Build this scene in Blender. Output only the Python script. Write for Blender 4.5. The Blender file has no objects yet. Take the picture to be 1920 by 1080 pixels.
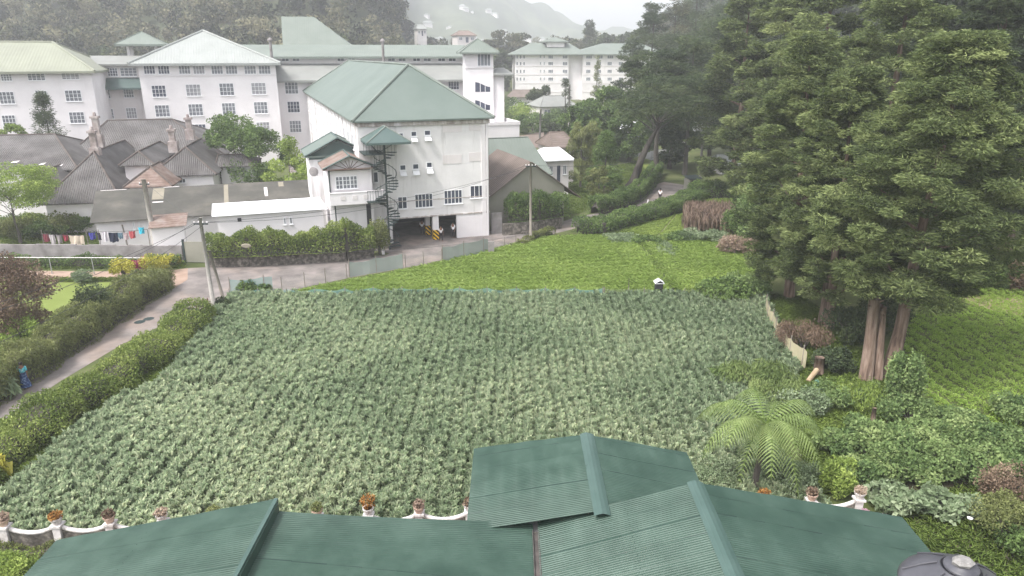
import bpy, math, random
import numpy as np
from mathutils import Vector

# ------------------------------------------------------------------ camera, sky, sun, exposure
SC = bpy.context.scene
F_PX, CAM_H = 1350.0, 18.0
PITCH = math.atan(440 / 1350)
cd = bpy.data.cameras.new('camera'); cam = bpy.data.objects.new('camera', cd)
SC.collection.objects.link(cam); SC.camera = cam
cd.sensor_width = 36; cd.lens = 36 * F_PX / 1920; cd.clip_start = 0.1; cd.clip_end = 9000
cam.location = (0, 0, CAM_H); cam.rotation_euler = (math.pi / 2 - PITCH, 0, 0)

SUN_EL, SUN_AZ = math.radians(56), math.radians(-128)     # azimuth from +Y towards +X
wd = bpy.data.worlds.new('World'); SC.world = wd; wd.use_nodes = True
nt = wd.node_tree; bg = nt.nodes['Background']
sky = nt.nodes.new('ShaderNodeTexSky'); sky.sky_type = 'NISHITA'; sky.sun_disc = False
sky.sun_elevation = SUN_EL; sky.sun_rotation = SUN_AZ; sky.dust_density = 4; sky.air_density = 1.2
hs = nt.nodes.new('ShaderNodeHueSaturation'); hs.inputs['Saturation'].default_value = 0.2
hs.inputs['Value'].default_value = 1.35
nt.links.new(sky.outputs[0], hs.inputs['Color']); nt.links.new(hs.outputs[0], bg.inputs['Color'])
bg.inputs['Strength'].default_value = 0.15
sl = bpy.data.lights.new('sun', 'SUN'); so = bpy.data.objects.new('sun', sl); SC.collection.objects.link(so)
sl.energy = 2.7; sl.angle = math.radians(10); sl.color = (1, 0.96, 0.9)
sd = Vector((math.sin(SUN_AZ) * math.cos(SUN_EL), math.cos(SUN_AZ) * math.cos(SUN_EL), math.sin(SUN_EL)))
so.rotation_euler = sd.to_track_quat('Z', 'Y').to_euler()
SC.view_settings.view_transform = 'Standard'; SC.view_settings.look = 'None'
SC.view_settings.exposure = 0.88; SC.view_settings.gamma = 1
SC.render.engine = 'CYCLES'
SC.cycles.max_bounces = 6; SC.cycles.volume_bounces = 1; SC.cycles.diffuse_bounces = 3
SC.cycles.use_denoising = True

HAZE_D = 0.00075
rng = np.random.default_rng(11); random.seed(5)
COL = SC.collection
R = math.radians

# ------------------------------------------------------------------ helpers
_c, _s = math.cos(PITCH), math.sin(PITCH)
def ray(px, py):
    a, b = (px - 960) / F_PX, (540 - py) / F_PX
    return np.array([a, _c + _s * b, -_s + _c * b])
def g(px, py, z=0.0):                     # point of the photo on the height z
    d = ray(px, py); t = (z - CAM_H) / d[2]; return (d[0] * t, d[1] * t)
def at(px, py, Y):                        # point of the photo at the distance Y
    d = ray(px, py); t = Y / d[1]; return (d[0] * t, Y, CAM_H + d[2] * t)

def tag(o, label=None, cat=None, group=None, kind=None):
    if label: o['label'] = label
    if cat: o['category'] = cat
    if group: o['group'] = group
    if kind: o['kind'] = kind
    return o
def thing(name, loc, label, cat, group=None, rz=0.0, kind=None):
    o = bpy.data.objects.new(name, None); COL.objects.link(o); o.location = loc; o.rotation_euler = (0, 0, rz)
    o.empty_display_size = 0.3
    return tag(o, label, cat, group, kind)
def link(name, me, mats, parent=None, loc=None):
    o = bpy.data.objects.new(name, me); COL.objects.link(o)
    for m in (mats if isinstance(mats, (list, tuple)) else [mats]):
        if m is not None: me.materials.append(m)
    if parent is not None: o.parent = parent
    if loc is not None: o.location = loc
    return o
def copy_tree(o, parent=None):
    c = o.copy(); COL.objects.link(c)
    if parent is not None: c.parent = parent
    for ch in list(o.children): copy_tree(ch, c)
    return c

class MB:
    def __init__(s): s.v = []; s.f = []; s.m = []; s.mi = 0
    def poly(s, pts):
        b = len(s.v); s.v += [tuple(map(float, p)) for p in pts]; s.f.append(list(range(b, b + len(pts)))); s.m.append(s.mi); return s
    def box(s, x0, x1, y0, y1, z0, z1):
        b = len(s.v)
        s.v += [(x0,y0,z0),(x1,y0,z0),(x1,y1,z0),(x0,y1,z0),(x0,y0,z1),(x1,y0,z1),(x1,y1,z1),(x0,y1,z1)]
        for q in ((0,3,2,1),(4,5,6,7),(0,1,5,4),(1,2,6,5),(2,3,7,6),(3,0,4,7)):
            s.f.append([b + i for i in q]); s.m.append(s.mi)
        return s
    def fbox(s, fr, u0, u1, z0, z1, n0, n1):          # a box in a facade frame: (origin, along, outward)
        b = len(s.v)
        for n in (n0, n1):
            for u, z in ((u0, z0), (u1, z0), (u1, z1), (u0, z1)):
                s.v.append(tuple(fr[0][i] + fr[1][i] * u + fr[2][i] * n + (z if i == 2 else 0) for i in range(3)))
        for q in ((0,1,2,3),(7,6,5,4),(0,4,5,1),(1,5,6,2),(2,6,7,3),(3,7,4,0)):
            s.f.append([b + i for i in q]); s.m.append(s.mi)
        return s
    def tube(s, path, rad, n=8, cap=True):
        path = [Vector(p) for p in path]; b0 = len(s.v)
        if not hasattr(rad, '__len__'): rad = [rad] * len(path)
        up = Vector((0, 0, 1))
        for i, p in enumerate(path):
            d = (path[min(i + 1, len(path) - 1)] - path[max(i - 1, 0)]).normalized()
            a = d.cross(up if abs(d.z) < .95 else Vector((0, 1, 0))).normalized(); c = a.cross(d)
            for k in range(n):
                t = 2 * math.pi * k / n
                s.v.append(tuple(p + (a * math.cos(t) + c * math.sin(t)) * rad[i]))
        for i in range(len(path) - 1):
            for k in range(n):
                k2 = (k + 1) % n
                s.f.append([b0 + i*n + k, b0 + i*n + k2, b0 + (i+1)*n + k2, b0 + (i+1)*n + k]); s.m.append(s.mi)
        if cap:
            s.f.append([b0 + k for k in range(n)]); s.m.append(s.mi)
            e = b0 + (len(path) - 1) * n; s.f.append([e + k for k in range(n)][::-1]); s.m.append(s.mi)
        return s
    def lathe(s, c, prof, n=16):
        return s.tube([(c[0], c[1], c[2] + z) for r, z in prof], [r for r, z in prof], n)
    def build(s, name, mat, parent=None, loc=None, smooth=False, sub=False):
        v = s.v
        if sub and loc is not None: v = [(a[0]-loc[0], a[1]-loc[1], a[2]-loc[2]) for a in v]
        me = bpy.data.meshes.new(name); me.from_pydata(v, [], s.f)
        me.polygons.foreach_set('material_index', s.m)
        if smooth: me.polygons.foreach_set('use_smooth', [True] * len(s.f))
        me.update()
        return link(name, me, mat, parent, loc)

# ------------------------------------------------------------------ materials
def mat(name, c1, c2=None, scale=2.0, rough=0.8, bump=0.0, bscale=None, detail=6, stain=None, tint=False, trans=0.0,
        wave=None, spec=0.3, stretch=None, metal=0.0, mid=0.5, wave_s=0.35):
    m = bpy.data.materials.new(name); m.use_nodes = True; n = m.node_tree.nodes; l = m.node_tree.links
    b = n['Principled BSDF']; b.inputs['Roughness'].default_value = rough; b.inputs['Metallic'].default_value = metal
    b.inputs['Specular IOR Level'].default_value = spec
    b.inputs['Base Color'].default_value = (*c1, 1)
    tc = n.new('ShaderNodeTexCoord'); mp = n.new('ShaderNodeMapping'); l.new(tc.outputs['Object'], mp.inputs[0])
    if stretch: mp.inputs['Scale'].default_value = stretch
    out = None
    if tint:
        at_ = n.new('ShaderNodeAttribute'); at_.attribute_name = 'tint'
        cr = n.new('ShaderNodeValToRGB'); l.new(at_.outputs['Fac'], cr.inputs[0])
        cols = [c1, c2] if not isinstance(c2, list) else [c1] + c2
        while len(cr.color_ramp.elements) < len(cols): cr.color_ramp.elements.new(0.5)
        for i, c in enumerate(cols):
            cr.color_ramp.elements[i].position = i / (len(cols) - 1)
        for i, c in enumerate(cols): cr.color_ramp.elements[i].color = (*c, 1)
        out = cr.outputs[0]
    elif c2 is not None:
        no = n.new('ShaderNodeTexNoise'); no.inputs['Scale'].default_value = scale; no.inputs['Detail'].default_value = detail
        no.inputs['Roughness'].default_value = 0.62
        l.new(mp.outputs[0], no.inputs['Vector'])
        cr = n.new('ShaderNodeValToRGB'); l.new(no.outputs['Fac'], cr.inputs[0])
        cols = [c1, c2] if not isinstance(c2, list) else [c1] + c2
        while len(cr.color_ramp.elements) < len(cols): cr.color_ramp.elements.new(0.5)
        for i, c in enumerate(cols): cr.color_ramp.elements[i].position = (mid - .17) + .34 * i / (len(cols) - 1)
        for i, c in enumerate(cols): cr.color_ramp.elements[i].color = (*c, 1)
        out = cr.outputs[0]
    if stain:                                         # (colour, scale vector, threshold, amount): weather stains with a shape of their own
        col, sv, th, amt = stain
        mp2 = n.new('ShaderNodeMapping'); mp2.inputs['Scale'].default_value = sv; l.new(tc.outputs['Object'], mp2.inputs[0])
        no2 = n.new('ShaderNodeTexNoise'); no2.inputs['Scale'].default_value = 1; no2.inputs['Detail'].default_value = 7
        no2.inputs['Roughness'].default_value = 0.65; l.new(mp2.outputs[0], no2.inputs['Vector'])
        mr = n.new('ShaderNodeMapRange'); mr.inputs['From Min'].default_value = th; mr.inputs['From Max'].default_value = th + .22
        mr.inputs['To Max'].default_value = amt; l.new(no2.outputs['Fac'], mr.inputs['Value'])
        mx = n.new('ShaderNodeMix'); mx.data_type = 'RGBA'; l.new(mr.outputs[0], mx.inputs[0])
        if out is not None: l.new(out, mx.inputs[6])
        else: mx.inputs[6].default_value = (*c1, 1)
        mx.inputs[7].default_value = (*col, 1); out = mx.outputs[2]
    if out is not None: l.new(out, b.inputs['Base Color'])
    if bump > 0 or wave:
        bp = n.new('ShaderNodeBump'); bp.inputs['Strength'].default_value = 1.0
        if wave:                                      # (axis, pitch m): corrugation
            wv = n.new('ShaderNodeTexWave'); wv.wave_type = 'BANDS'; wv.bands_direction = wave[0]
            wv.inputs['Scale'].default_value = 2 * math.pi / wave[1] / 20.0; wv.wave_profile = 'SIN'
            l.new(tc.outputs['Object'], wv.inputs['Vector']); bp.inputs['Distance'].default_value = wave_s * wave[1]
            l.new(wv.outputs['Fac'], bp.inputs['Height'])
        else:
            no3 = n.new('ShaderNodeTexNoise'); no3.inputs['Scale'].default_value = bscale or scale * 3; no3.inputs['Detail'].default_value = 5
            l.new(mp.outputs[0], no3.inputs['Vector']); bp.inputs['Distance'].default_value = bump
            l.new(no3.outputs['Fac'], bp.inputs['Height'])
        l.new(bp.outputs[0], b.inputs['Normal'])
    if trans > 0:
        tr = n.new('ShaderNodeBsdfTranslucent'); ms = n.new('ShaderNodeMixShader'); ms.inputs[0].default_value = trans
        if out is not None: l.new(out, tr.inputs['Color'])
        else: tr.inputs['Color'].default_value = (*c1, 1)
        l.new(b.outputs[0], ms.inputs[1]); l.new(tr.outputs[0], ms.inputs[2])
        l.new(ms.outputs[0], n['Material Output'].inputs['Surface'])
    return m

WHITE = mat('white_render', (.66,.63,.64), (.74,.71,.725), .6, .85, stain=((.34,.33,.31), (1.2,1.2,.12), .56, .5))
WHITE_CLEAN = mat('white_wall_paint', (.68,.65,.665), (.76,.73,.745), .4, .85, stain=((.45,.44,.43), (.7,.7,.1), .6, .35))
WHITE_STAIN = mat('stained_white_wall', (.64,.625,.63), (.74,.72,.725), .5, .85, stain=((.27,.25,.235), (1.3,1.3,.12), .53, .7))
CREAM = mat('cream_wall', (.62,.58,.58), (.70,.66,.66), .5, .85, stain=((.3,.29,.27), (1,1,.1), .55, .5))
FRAME = mat('white_window_frame', (.78,.78,.80), rough=.5)
GLASS = mat('grey_window_glass', (.10,.11,.13), (.22,.23,.26), .35, .2, spec=.6)
GLASS_D = mat('dark_window_glass', (.03,.035,.06), (.09,.10,.14), .5, .15, spec=.6)
GLASS_L = mat('pale_curtained_glass', (.20,.20,.22), (.34,.34,.36), .5, .3, spec=.5)
DARK = mat('dark_interior', (.03,.03,.035), rough=.9)
GREEN_ROOF = mat('pale_green_roof', (.14,.165,.145), (.17,.195,.175), .25, .6, wave=('X', .4), wave_s=.03, stain=((.17,.2,.18), (.15,.5,.5), .6, .4))
GREEN_ROOF_V = mat('weathered_green_roof', (.105,.135,.12), (.13,.16,.145), .2, .55, stain=((.07,.09,.085), (.3,.3,.3), .62, .5))
LIME_ROOF = mat('yellow_green_roof', (.21,.22,.175), (.25,.26,.205), .3, .6, wave=('X', .4), wave_s=.03)
PALE_ROOF = mat('pale_blue_green_roof', (.25,.265,.255), (.30,.315,.305), .3, .5, wave=('X', .4), wave_s=.06)
GREY_ROOF = mat('grey_green_roof', (.19,.195,.185), (.24,.245,.235), .3, .6, stain=((.2,.19,.18), (.2,.5,.5), .55, .5))
DKGREEN_ROOF = mat('dark_green_roof', (.06,.095,.09), (.09,.125,.12), .6, .5)
ASBESTOS_X = mat('old_corrugated_roof', (.065,.060,.060), [(.10,.094,.093), (.145,.137,.137)], .35, .9, wave=('X', .22), wave_s=.22, stain=((.05,.042,.04), (.6,.6,.6), .56, .6))
ASBESTOS_Y = mat('old_corrugated_roof_side', (.065,.060,.060), [(.10,.094,.093), (.145,.137,.137)], .35, .9, wave=('Y', .22), wave_s=.22, stain=((.05,.042,.04), (.6,.6,.6), .56, .6))
SHED_ROOF = mat('mossy_grey_roof', (.055,.053,.048), [(.075,.072,.064), (.11,.102,.09)], .4, .9, bump=.01, stain=((.15,.135,.10), (.35,.35,.35), .6, .6))
RUST_ROOF = mat('rusty_roof', (.14,.09,.07), [(.20,.145,.125), (.25,.21,.19)], .9, .8, wave=('Y', .3), wave_s=.2)
BROWN_ROOF = mat('brown_tin_roof', (.12,.095,.08), (.17,.135,.12), .5, .75, wave=('Y', .5), wave_s=.1)
WHITE_ROOF = mat('white_metal_roof', (.82,.83,.86), rough=.4)
RIDGE_M = mat('brown_ridge_tile', (.075,.06,.055), (.12,.10,.09), 1.5, .9)
TIMBER = mat('brown_timber', (.10,.07,.05), (.16,.11,.08), 2, .85)
OLIVE = mat('olive_grey_wall', (.22,.215,.18), (.27,.26,.22), .4, .9, stain=((.14,.14,.12), (.5,.5,.2), .55, .5))
CHIM = mat('sooty_chimney', (.20,.165,.155), [(.32,.27,.26), (.48,.44,.43)], 1.2, .9, bump=.02)
STONE = mat('dark_rubble_wall', (.045,.04,.036), [(.10,.09,.08), (.24,.215,.19)], 3.0, .95, bump=.05, bscale=4)
CONC = mat('grey_plaster_wall', (.15,.135,.135), [(.22,.205,.205), (.29,.27,.27)], .8, .9, bump=.01, stain=((.13,.12,.11), (.5,.5,.25), .54, .7))
POLE_M = mat('grey_concrete_pole', (.25,.235,.22), (.34,.32,.30), 3, .85)
WOODPOLE = mat('weathered_wood_pole', (.17,.15,.13), (.25,.225,.20), 4, .9, stretch=(1,1,.1))
WIRE = mat('black_wire', (.05,.05,.055), rough=.6)
IRON = mat('dark_green_iron', (.03,.045,.045), rough=.5)
ASPHALT = mat('worn_asphalt', (.11,.098,.094), [(.175,.155,.148), (.24,.21,.20)], .55, .9, bump=.015, bscale=9, stain=((.31,.225,.175), (.14,.14,.14), .50, .5))
DIRT = mat('pink_dirt', (.26,.18,.14), (.34,.25,.20), .8, .95, bump=.02)
SOIL = mat('dark_soil', (.045,.042,.026), (.085,.075,.045), 1.2, .95, bump=.04)
SOIL_G = mat('soil_under_crop', (.035,.05,.022), (.07,.085,.04), 1.2, .95, bump=.03)
PLOUGH = mat('ploughed_soil', (.14,.105,.09), (.19,.15,.13), .6, .95, bump=.05)
GRASS = mat('rough_grass', (.05,.065,.02), [(.08,.10,.03), (.11,.12,.05)], .25, .95, bump=.06, bscale=3)
LAWN = mat('mown_lawn', (.13,.165,.035), (.16,.20,.05), .5, .95, bump=.02, bscale=10)
LAWN_P = mat('pale_field', (.16,.185,.07), (.195,.215,.09), .5, .95, bump=.02, bscale=8)
HILL = mat('far_hill_fields', (.03,.045,.025), [(.055,.075,.04), (.12,.14,.08)], .012, .95, detail=8)
FOREST_G = mat('forest_floor', (.035,.045,.022), (.06,.07,.035), .1, .95)
BARK = mat('grey_brown_bark', (.055,.036,.028), [(.15,.105,.08), (.26,.20,.165)], 1.6, .95, bump=.04, stretch=(3,3,.35))
BARK_D = mat('dark_bark', (.045,.04,.035), (.085,.075,.065), 2, .95, bump=.03, stretch=(2,2,.4))

def fol(name, dark, mids, light, trans=.22, rough=.75):
    return mat(name, dark, [mids, light], tint=True, trans=trans, rough=rough, spec=.15)
F_CYP = fol('cypress_foliage', (.030,.043,.020), (.11,.145,.055), (.28,.325,.135), trans=.3)
F_DARK = fol('dark_conifer_foliage', (.028,.042,.025), (.06,.085,.042), (.12,.15,.065))
F_MID = fol('mid_green_leaves', (.05,.085,.03), (.11,.17,.055), (.20,.28,.09), trans=.3)
F_LIGHT = fol('light_green_leaves', (.10,.15,.035), (.22,.30,.07), (.38,.46,.13), trans=.3)
F_OLIVE = fol('olive_leaves', (.08,.095,.04), (.165,.19,.07), (.29,.31,.13), trans=.35)
F_IVY = fol('ivy_leaves', (.06,.095,.025), (.16,.215,.055), (.35,.40,.13), trans=.3)
F_BROWN = fol('brown_red_leaves', (.09,.06,.045), (.18,.125,.09), (.29,.22,.155))
F_YEL = fol('yellow_leaves', (.17,.18,.03), (.38,.36,.06), (.62,.56,.14))
F_MAG = fol('magenta_flowers', (.18,.03,.07), (.36,.05,.13), (.50,.12,.24))
F_GREY = fol('grey_green_leaves', (.10,.14,.075), (.19,.25,.14), (.33,.39,.25), trans=.3)
F_FERN = fol('fern_fronds', (.065,.10,.035), (.15,.205,.07), (.27,.33,.13), trans=.25)
F_VINE = fol('vine_leaves', (.065,.11,.04), (.15,.22,.08), (.29,.36,.15), trans=.3)
F_OAT = fol('oat_blades', (.14,.215,.115), (.445,.56,.355), (.83,.875,.62), trans=.45)
F_CARROT = fol('carrot_tops', (.12,.19,.04), (.25,.355,.085), (.39,.49,.15), trans=.4)
F_POT = fol('potato_plants', (.11,.19,.03), (.28,.41,.085), (.42,.54,.15), trans=.4)
F_DRY = fol('dry_stalks', (.18,.13,.10), (.33,.24,.19), (.45,.36,.28))
F_WOOD = fol('wood_foliage', (.022,.032,.022), (.075,.085,.048), (.22,.21,.13))

# ------------------------------------------------------------------ foliage meshes
def unit(a): return a / np.maximum(np.linalg.norm(a, axis=1, keepdims=True), 1e-6)
def quads(name, V, k, T, m, parent=None, loc=None, tri_tail=False):
    """V (N,k,3) one polygon of k corners per leaf, T (N,) tint"""
    N = len(V); me = bpy.data.meshes.new(name)
    me.vertices.add(N * k); me.vertices.foreach_set('co', V.astype(np.float32).ravel())
    me.loops.add(N * k); me.loops.foreach_set('vertex_index', np.arange(N * k, dtype=np.int32))
    me.polygons.add(N); me.polygons.foreach_set('loop_start', np.arange(0, N * k, k, dtype=np.int32))
    try: me.polygons.foreach_set('loop_total', np.full(N, k, dtype=np.int32))
    except Exception: pass
    me.update(calc_edges=True)
    a = me.attributes.new('tint', 'FLOAT', 'FACE'); a.data.foreach_set('value', np.clip(T, 0, 1).astype(np.float32))
    return link(name, me, m, parent, loc)
def leaf_polys(P, D, L, W, rg=rng):
    N = len(P); D = unit(D); B = unit(np.cross(D, rg.normal(size=(N, 3))))
    L = np.broadcast_to(L, (N,))[:, None]; W = np.broadcast_to(W, (N,))[:, None]
    return np.stack([P - D*L*.5, P + B*W*.5 + D*L*.05, P + D*L*.5, P - B*W*.5 + D*L*.05], 1)
def clump_leaves(C, Rr, n, leaf, style='broad', flat=1.0, rg=rng):
    """leaves over ellipsoid clumps; C (K,3), Rr (K,3); returns polys, tint"""
    K = len(C); n = np.maximum(np.broadcast_to(n, (K,)).astype(int), 1); idx = np.repeat(np.arange(K), n); N = len(idx)
    u = unit(rg.normal(size=(N, 3))); rho = rg.uniform(.35, 1, N) ** .6
    lump = 1 + .18 * np.sin(u[:, 0]*5 + idx) * np.cos(u[:, 2]*6 + idx*2)
    P = C[idx] + u * Rr[idx] * (rho * lump)[:, None]
    if style == 'spray':
        D = u * np.array([1, 1, .25]) + rg.normal(size=(N, 3)) * [.35, .35, .28] + [0, 0, -.05]; L, W = leaf * rg.uniform(.6, 1.8, N), leaf * .26 * rg.uniform(.7, 1.3, N)
    elif style == 'droop':
        D = u * np.array([.5, .5, .1]) + rg.normal(size=(N, 3)) * .3 + [0, 0, -.8]; L, W = leaf * rg.uniform(.8, 1.6, N), leaf * .25
    else:
        D = u * .5 + rg.normal(size=(N, 3)); L, W = leaf * rg.uniform(.6, 1.4, N), leaf * rg.uniform(.4, .8, N)
    T = .5 + rg.normal(size=K)[idx] * .17 + rg.normal(size=N) * .16
    return leaf_polys(P, D, L, W, rg), T
def crown_clumps(n, rad, z0, z1, shape='round', rg=rng, size=.3, inner=.55):
    """clump centres for a crown: shape gives the outline over its height"""
    t = rg.uniform(0, 1, n)
    if shape == 'cone': t = t ** 1.4; pr = (1 - t) ** .9 * .95 + .06
    elif shape == 'column': pr = np.sin(np.clip(t * .92 + .06, 0, 1) * math.pi) ** .35 * .9
    elif shape == 'flat': t = .35 + .65 * t; pr = np.sqrt(np.clip(1 - ((t - .6) / .55) ** 2, .05, 1))
    elif shape == 'cypress': pr = np.where(t < .25, .55 + 1.8 * t, 1.05 * (1 - (t - .25) / .85) ** .75 + .05)
    else: pr = np.sqrt(np.clip(1 - (2 * t - .95) ** 2, .06, 1))
    an = rg.uniform(0, 2 * math.pi, n); rr = rad * pr * rg.uniform(inner, 1.0, n)
    C = np.stack([np.cos(an) * rr, np.sin(an) * rr, z0 + (z1 - z0) * t], 1)
    s = rad * size * rg.uniform(.7, 1.3, n)
    if shape == 'cone': S = np.stack([s*1.1, s*1.1, s*.95], 1)
    elif shape == 'cypress': S = np.stack([s*1.25, s*1.25, s*.55], 1)
    elif shape == 'flat': S = np.stack([s*1.3, s*1.3, s*.45], 1)
    else: S = np.stack([s, s, s*.8], 1)
    return C, S
def make_tree(name, base, h, rad, z0, fm, label, cat='tree', group=None, shape='round', n=40, leaves=9000, leaf=.35, style='broad',
              trunk_r=.3, bark=None, lean=(0, 0), seed=1, size=.3, limbs=7, inner=.55, extra=None, squash=1.0):
    rg = np.random.default_rng(seed)
    t = thing(name, base, label, cat, group)
    C, S = crown_clumps(n, rad, z0, h * .97, shape, rg, size, inner)
    C[:, 1] *= squash
    C[:, 0] += lean[0] * C[:, 2] / h; C[:, 1] += lean[1] * C[:, 2] / h
    if extra is not None:
        C = np.vstack([C, np.array(extra)[:, :3]]); e = np.array(extra)[:, 3:4]; S = np.vstack([S, np.hstack([e*1.2, e*1.2, e*.6])])
    vol = (S[:, 0] * S[:, 1]); nn = leaves * vol / vol.sum()
    V, T = clump_leaves(C, S, nn, leaf, style, rg=rg)
    T = T + .12 * (C[:, 2].mean() * 0)
    quads('crown', V, 4, T, fm, t)
    tb = MB(); top = h * (.9 if shape in ('cone', 'cypress', 'column') else .62)
    segs = 6; pts = []; rs = []
    for i in range(segs + 1):
        f = i / segs; wob = .12 * trunk_r * math.sin(f * 9 + seed)
        pts.append((lean[0]*f*top/h + wob*2, lean[1]*f*top/h + wob, f * top)); rs.append(trunk_r * ((1 - f) ** .8 * .85 + .12) * (1.25 if i == 0 else 1))
    tb.tube(pts, rs, 9)
    order = rg.permutation(len(C))[:limbs]
    for i in order:
        zc = C[i][2]; z_s = max(h * .12, min(top * .95, zc - rad * .35)); f = z_s / top
        a = Vector((lean[0]*f*top/h, lean[1]*f*top/h, z_s)); b = Vector(C[i]); m_ = a.lerp(b, .5) + Vector((0, 0, -.06 * (b - a).length if shape != 'flat' else .1))
        r0 = trunk_r * (1 - f * .8) * .42
        tb.tube([a, m_, b], [r0, r0 * .65, r0 * .2], 6)
    tb.build('trunk', bark or BARK_D, t, smooth=True)
    return t
def bush(name, base, rx, ry, h, fm, label, cat='bush', group=None, leaves=3000, leaf=.2, n=14, seed=1, style='broad', z0=0.15, rz=0):
    rg = np.random.default_rng(seed); t = rg.uniform(0, 1, n); an = rg.uniform(0, 6.28, n); rr = rg.uniform(.1, .75, n) ** .7
    C = np.stack([np.cos(an)*rr*rx, np.sin(an)*rr*ry, z0 + (h - z0) * (.25 + .5*t*(1 - .5*rr))], 1)
    s = rg.uniform(.28, .5, n); S = np.stack([s*rx, s*ry, s*h*.7], 1); S[:, 2] = np.minimum(S[:, 2], h - C[:, 2])
    V, T = clump_leaves(C, S, np.full(n, leaves // n), leaf, style, rg=rg)
    V[:, :, 2] = np.maximum(V[:, :, 2], .01)
    t_ = thing(name, base, label, cat, group, rz)
    quads('foliage', V, 4, T, fm, t_)
    sb = MB()
    for k in range(6):
        a = k * 1.05 + seed; sb.tube([(0, 0, 0), (math.cos(a)*rx*.2, math.sin(a)*ry*.2, h*.35), (math.cos(a)*rx*.45, math.sin(a)*ry*.45, h*.62)], [.04*h**.5, .03*h**.5, .01], 5)
    sb.build('stem', BARK_D, t_)
    return t_
def hedge(name, path, w, h, fm, label, cat='hedge', group=None, dens=260, leaf=.14, seed=2, style='broad', round_=.5, z0=0., rag=.15, hs=None):
    """path: list of (x, y); a hedge body of leaves around a dark twig core, following the path"""
    rg = np.random.default_rng(seed); o = path[0]; Pp = np.array([(a[0]-o[0], a[1]-o[1]) for a in path])
    seg = np.linalg.norm(np.diff(Pp, axis=0), axis=1); cum = np.r_[0, np.cumsum(seg)]; L = cum[-1]
    N = int(L * (w + 2*h) * dens); s = rg.uniform(0, L, N); i = np.clip(np.searchsorted(cum, s) - 1, 0, len(seg)-1)
    f = (s - cum[i]) / seg[i]; c = Pp[i] + (Pp[i+1]-Pp[i]) * f[:, None]; d = (Pp[i+1]-Pp[i]) / seg[i][:, None]; nrm = np.stack([-d[:, 1], d[:, 0]], 1)
    ph = rg.uniform(0, 6.28, 6)
    wob = 1 + rag * (np.sin(s*.9+ph[0]) + .7*np.sin(s*2.1+ph[1]) + .5*np.sin(s*4.7+ph[2])); wob2 = 1 + rag * (np.sin(s*1.3+ph[3]) + .6*np.sin(s*3.1+ph[4]))
    hh = h * np.maximum(wob, .4); ww = w * np.maximum(wob2, .4)
    if hs is not None: hh = hh * np.interp(s, np.linspace(0, L, len(hs)), hs)
    a = rg.uniform(-.12, math.pi + .12, N); rho = rg.uniform(.72, 1.03, N)
    ca = np.sign(np.cos(a)) * np.abs(np.cos(a)) ** round_; sa = np.clip(np.sin(a), 0, 1) ** round_
    x = ca * ww * .5 * rho; z = z0 + sa * (hh - z0*0) * rho
    P = np.stack([c[:, 0] + nrm[:, 0]*x, c[:, 1] + nrm[:, 1]*x, z], 1)
    D = np.stack([nrm[:, 0]*ca, nrm[:, 1]*ca, sa], 1) * .7 + rg.normal(size=(N, 3)) * .7
    if style == 'droop': D = D * .5 + [0, 0, -.6]
    T = .5 + .22*np.sin(s*1.1+ph[5])*np.sin(z*3+s*.6) + .18*rg.normal(size=N)
    V = leaf_polys(P, D, leaf * rg.uniform(.6, 1.5, N), leaf * (.5 if style != 'droop' else .28) * rg.uniform(.7, 1.3, N), rg)
    V[:, :, 2] = np.maximum(V[:, :, 2], z0 + .005)
    t_ = thing(name, (o[0], o[1], 0), label, cat, group); quads('foliage', V, 4, T, fm, t_)
    cb = MB(); k = max(3, int(L / .8)); ss = np.linspace(min(.5, w*.3), L - min(.5, w*.3), k + 1)
    ii = np.clip(np.searchsorted(cum, ss) - 1, 0, len(seg)-1); cc = Pp[ii] + (Pp[ii+1]-Pp[ii]) * ((ss-cum[ii])/seg[ii])[:, None]; dd = (Pp[ii+1]-Pp[ii])/seg[ii][:, None]
    rows = []
    for j in range(k + 1):
        hj = h * max(.4, 1 + rag * (math.sin(ss[j]*.9+ph[0]) + .7*math.sin(ss[j]*2.1+ph[1]) + .5*math.sin(ss[j]*4.7+ph[2])))
        if hs is not None: hj *= np.interp(ss[j], np.linspace(0, L, len(hs)), hs)
        if j in (0, k): hj *= .55
        nj = (-dd[j][1], dd[j][0]); rows.append([(cc[j][0]+nj[0]*q*w*.32, cc[j][1]+nj[1]*q*w*.32, zz) for q, zz in ((-1, z0), (-.9, z0+hj*.6), (0, z0+hj*.74), (.9, z0+hj*.6), (1, z0))])
    for j in range(k):
        for q in range(4): cb.poly([rows[j][q], rows[j][q+1], rows[j+1][q+1], rows[j+1][q]])
    cb.build('twigs', BARK_D, t_)
    return t_
def in_poly(X, Y, poly):
    c = np.zeros(len(X), bool); n = len(poly); j = n - 1
    for i in range(n):
        xi, yi = poly[i]; xj, yj = poly[j]
        c ^= ((yi > Y) != (yj > Y)) & (X < (xj-xi)*(Y-yi)/(yj-yi+1e-12)+xi); j = i
    return c
def scatter(poly, n, rg):
    P = np.array(poly); lo, hi = P.min(0), P.max(0); out = np.zeros((0, 2))
    while len(out) < n:
        q = rg.uniform(lo, hi, (n, 2)); out = np.vstack([out, q[in_poly(q[:, 0], q[:, 1], poly)]])
    return out[:n]
def sheet(name, poly, z, m, kind='structure', thick=0.0):
    me = bpy.data.meshes.new(name); c = np.mean(np.array(poly), 0)
    me.from_pydata([(a[0]-c[0], a[1]-c[1], 0) for a in poly], [], [list(range(len(poly)))]); me.update()
    if me.polygons[0].normal.z < 0: me.flip_normals()
    return tag(link(name, me, m, None, (c[0], c[1], z)), kind=kind)
def smooth(t): t = np.clip(t, 0, 1); return t * t * (3 - 2 * t)
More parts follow.
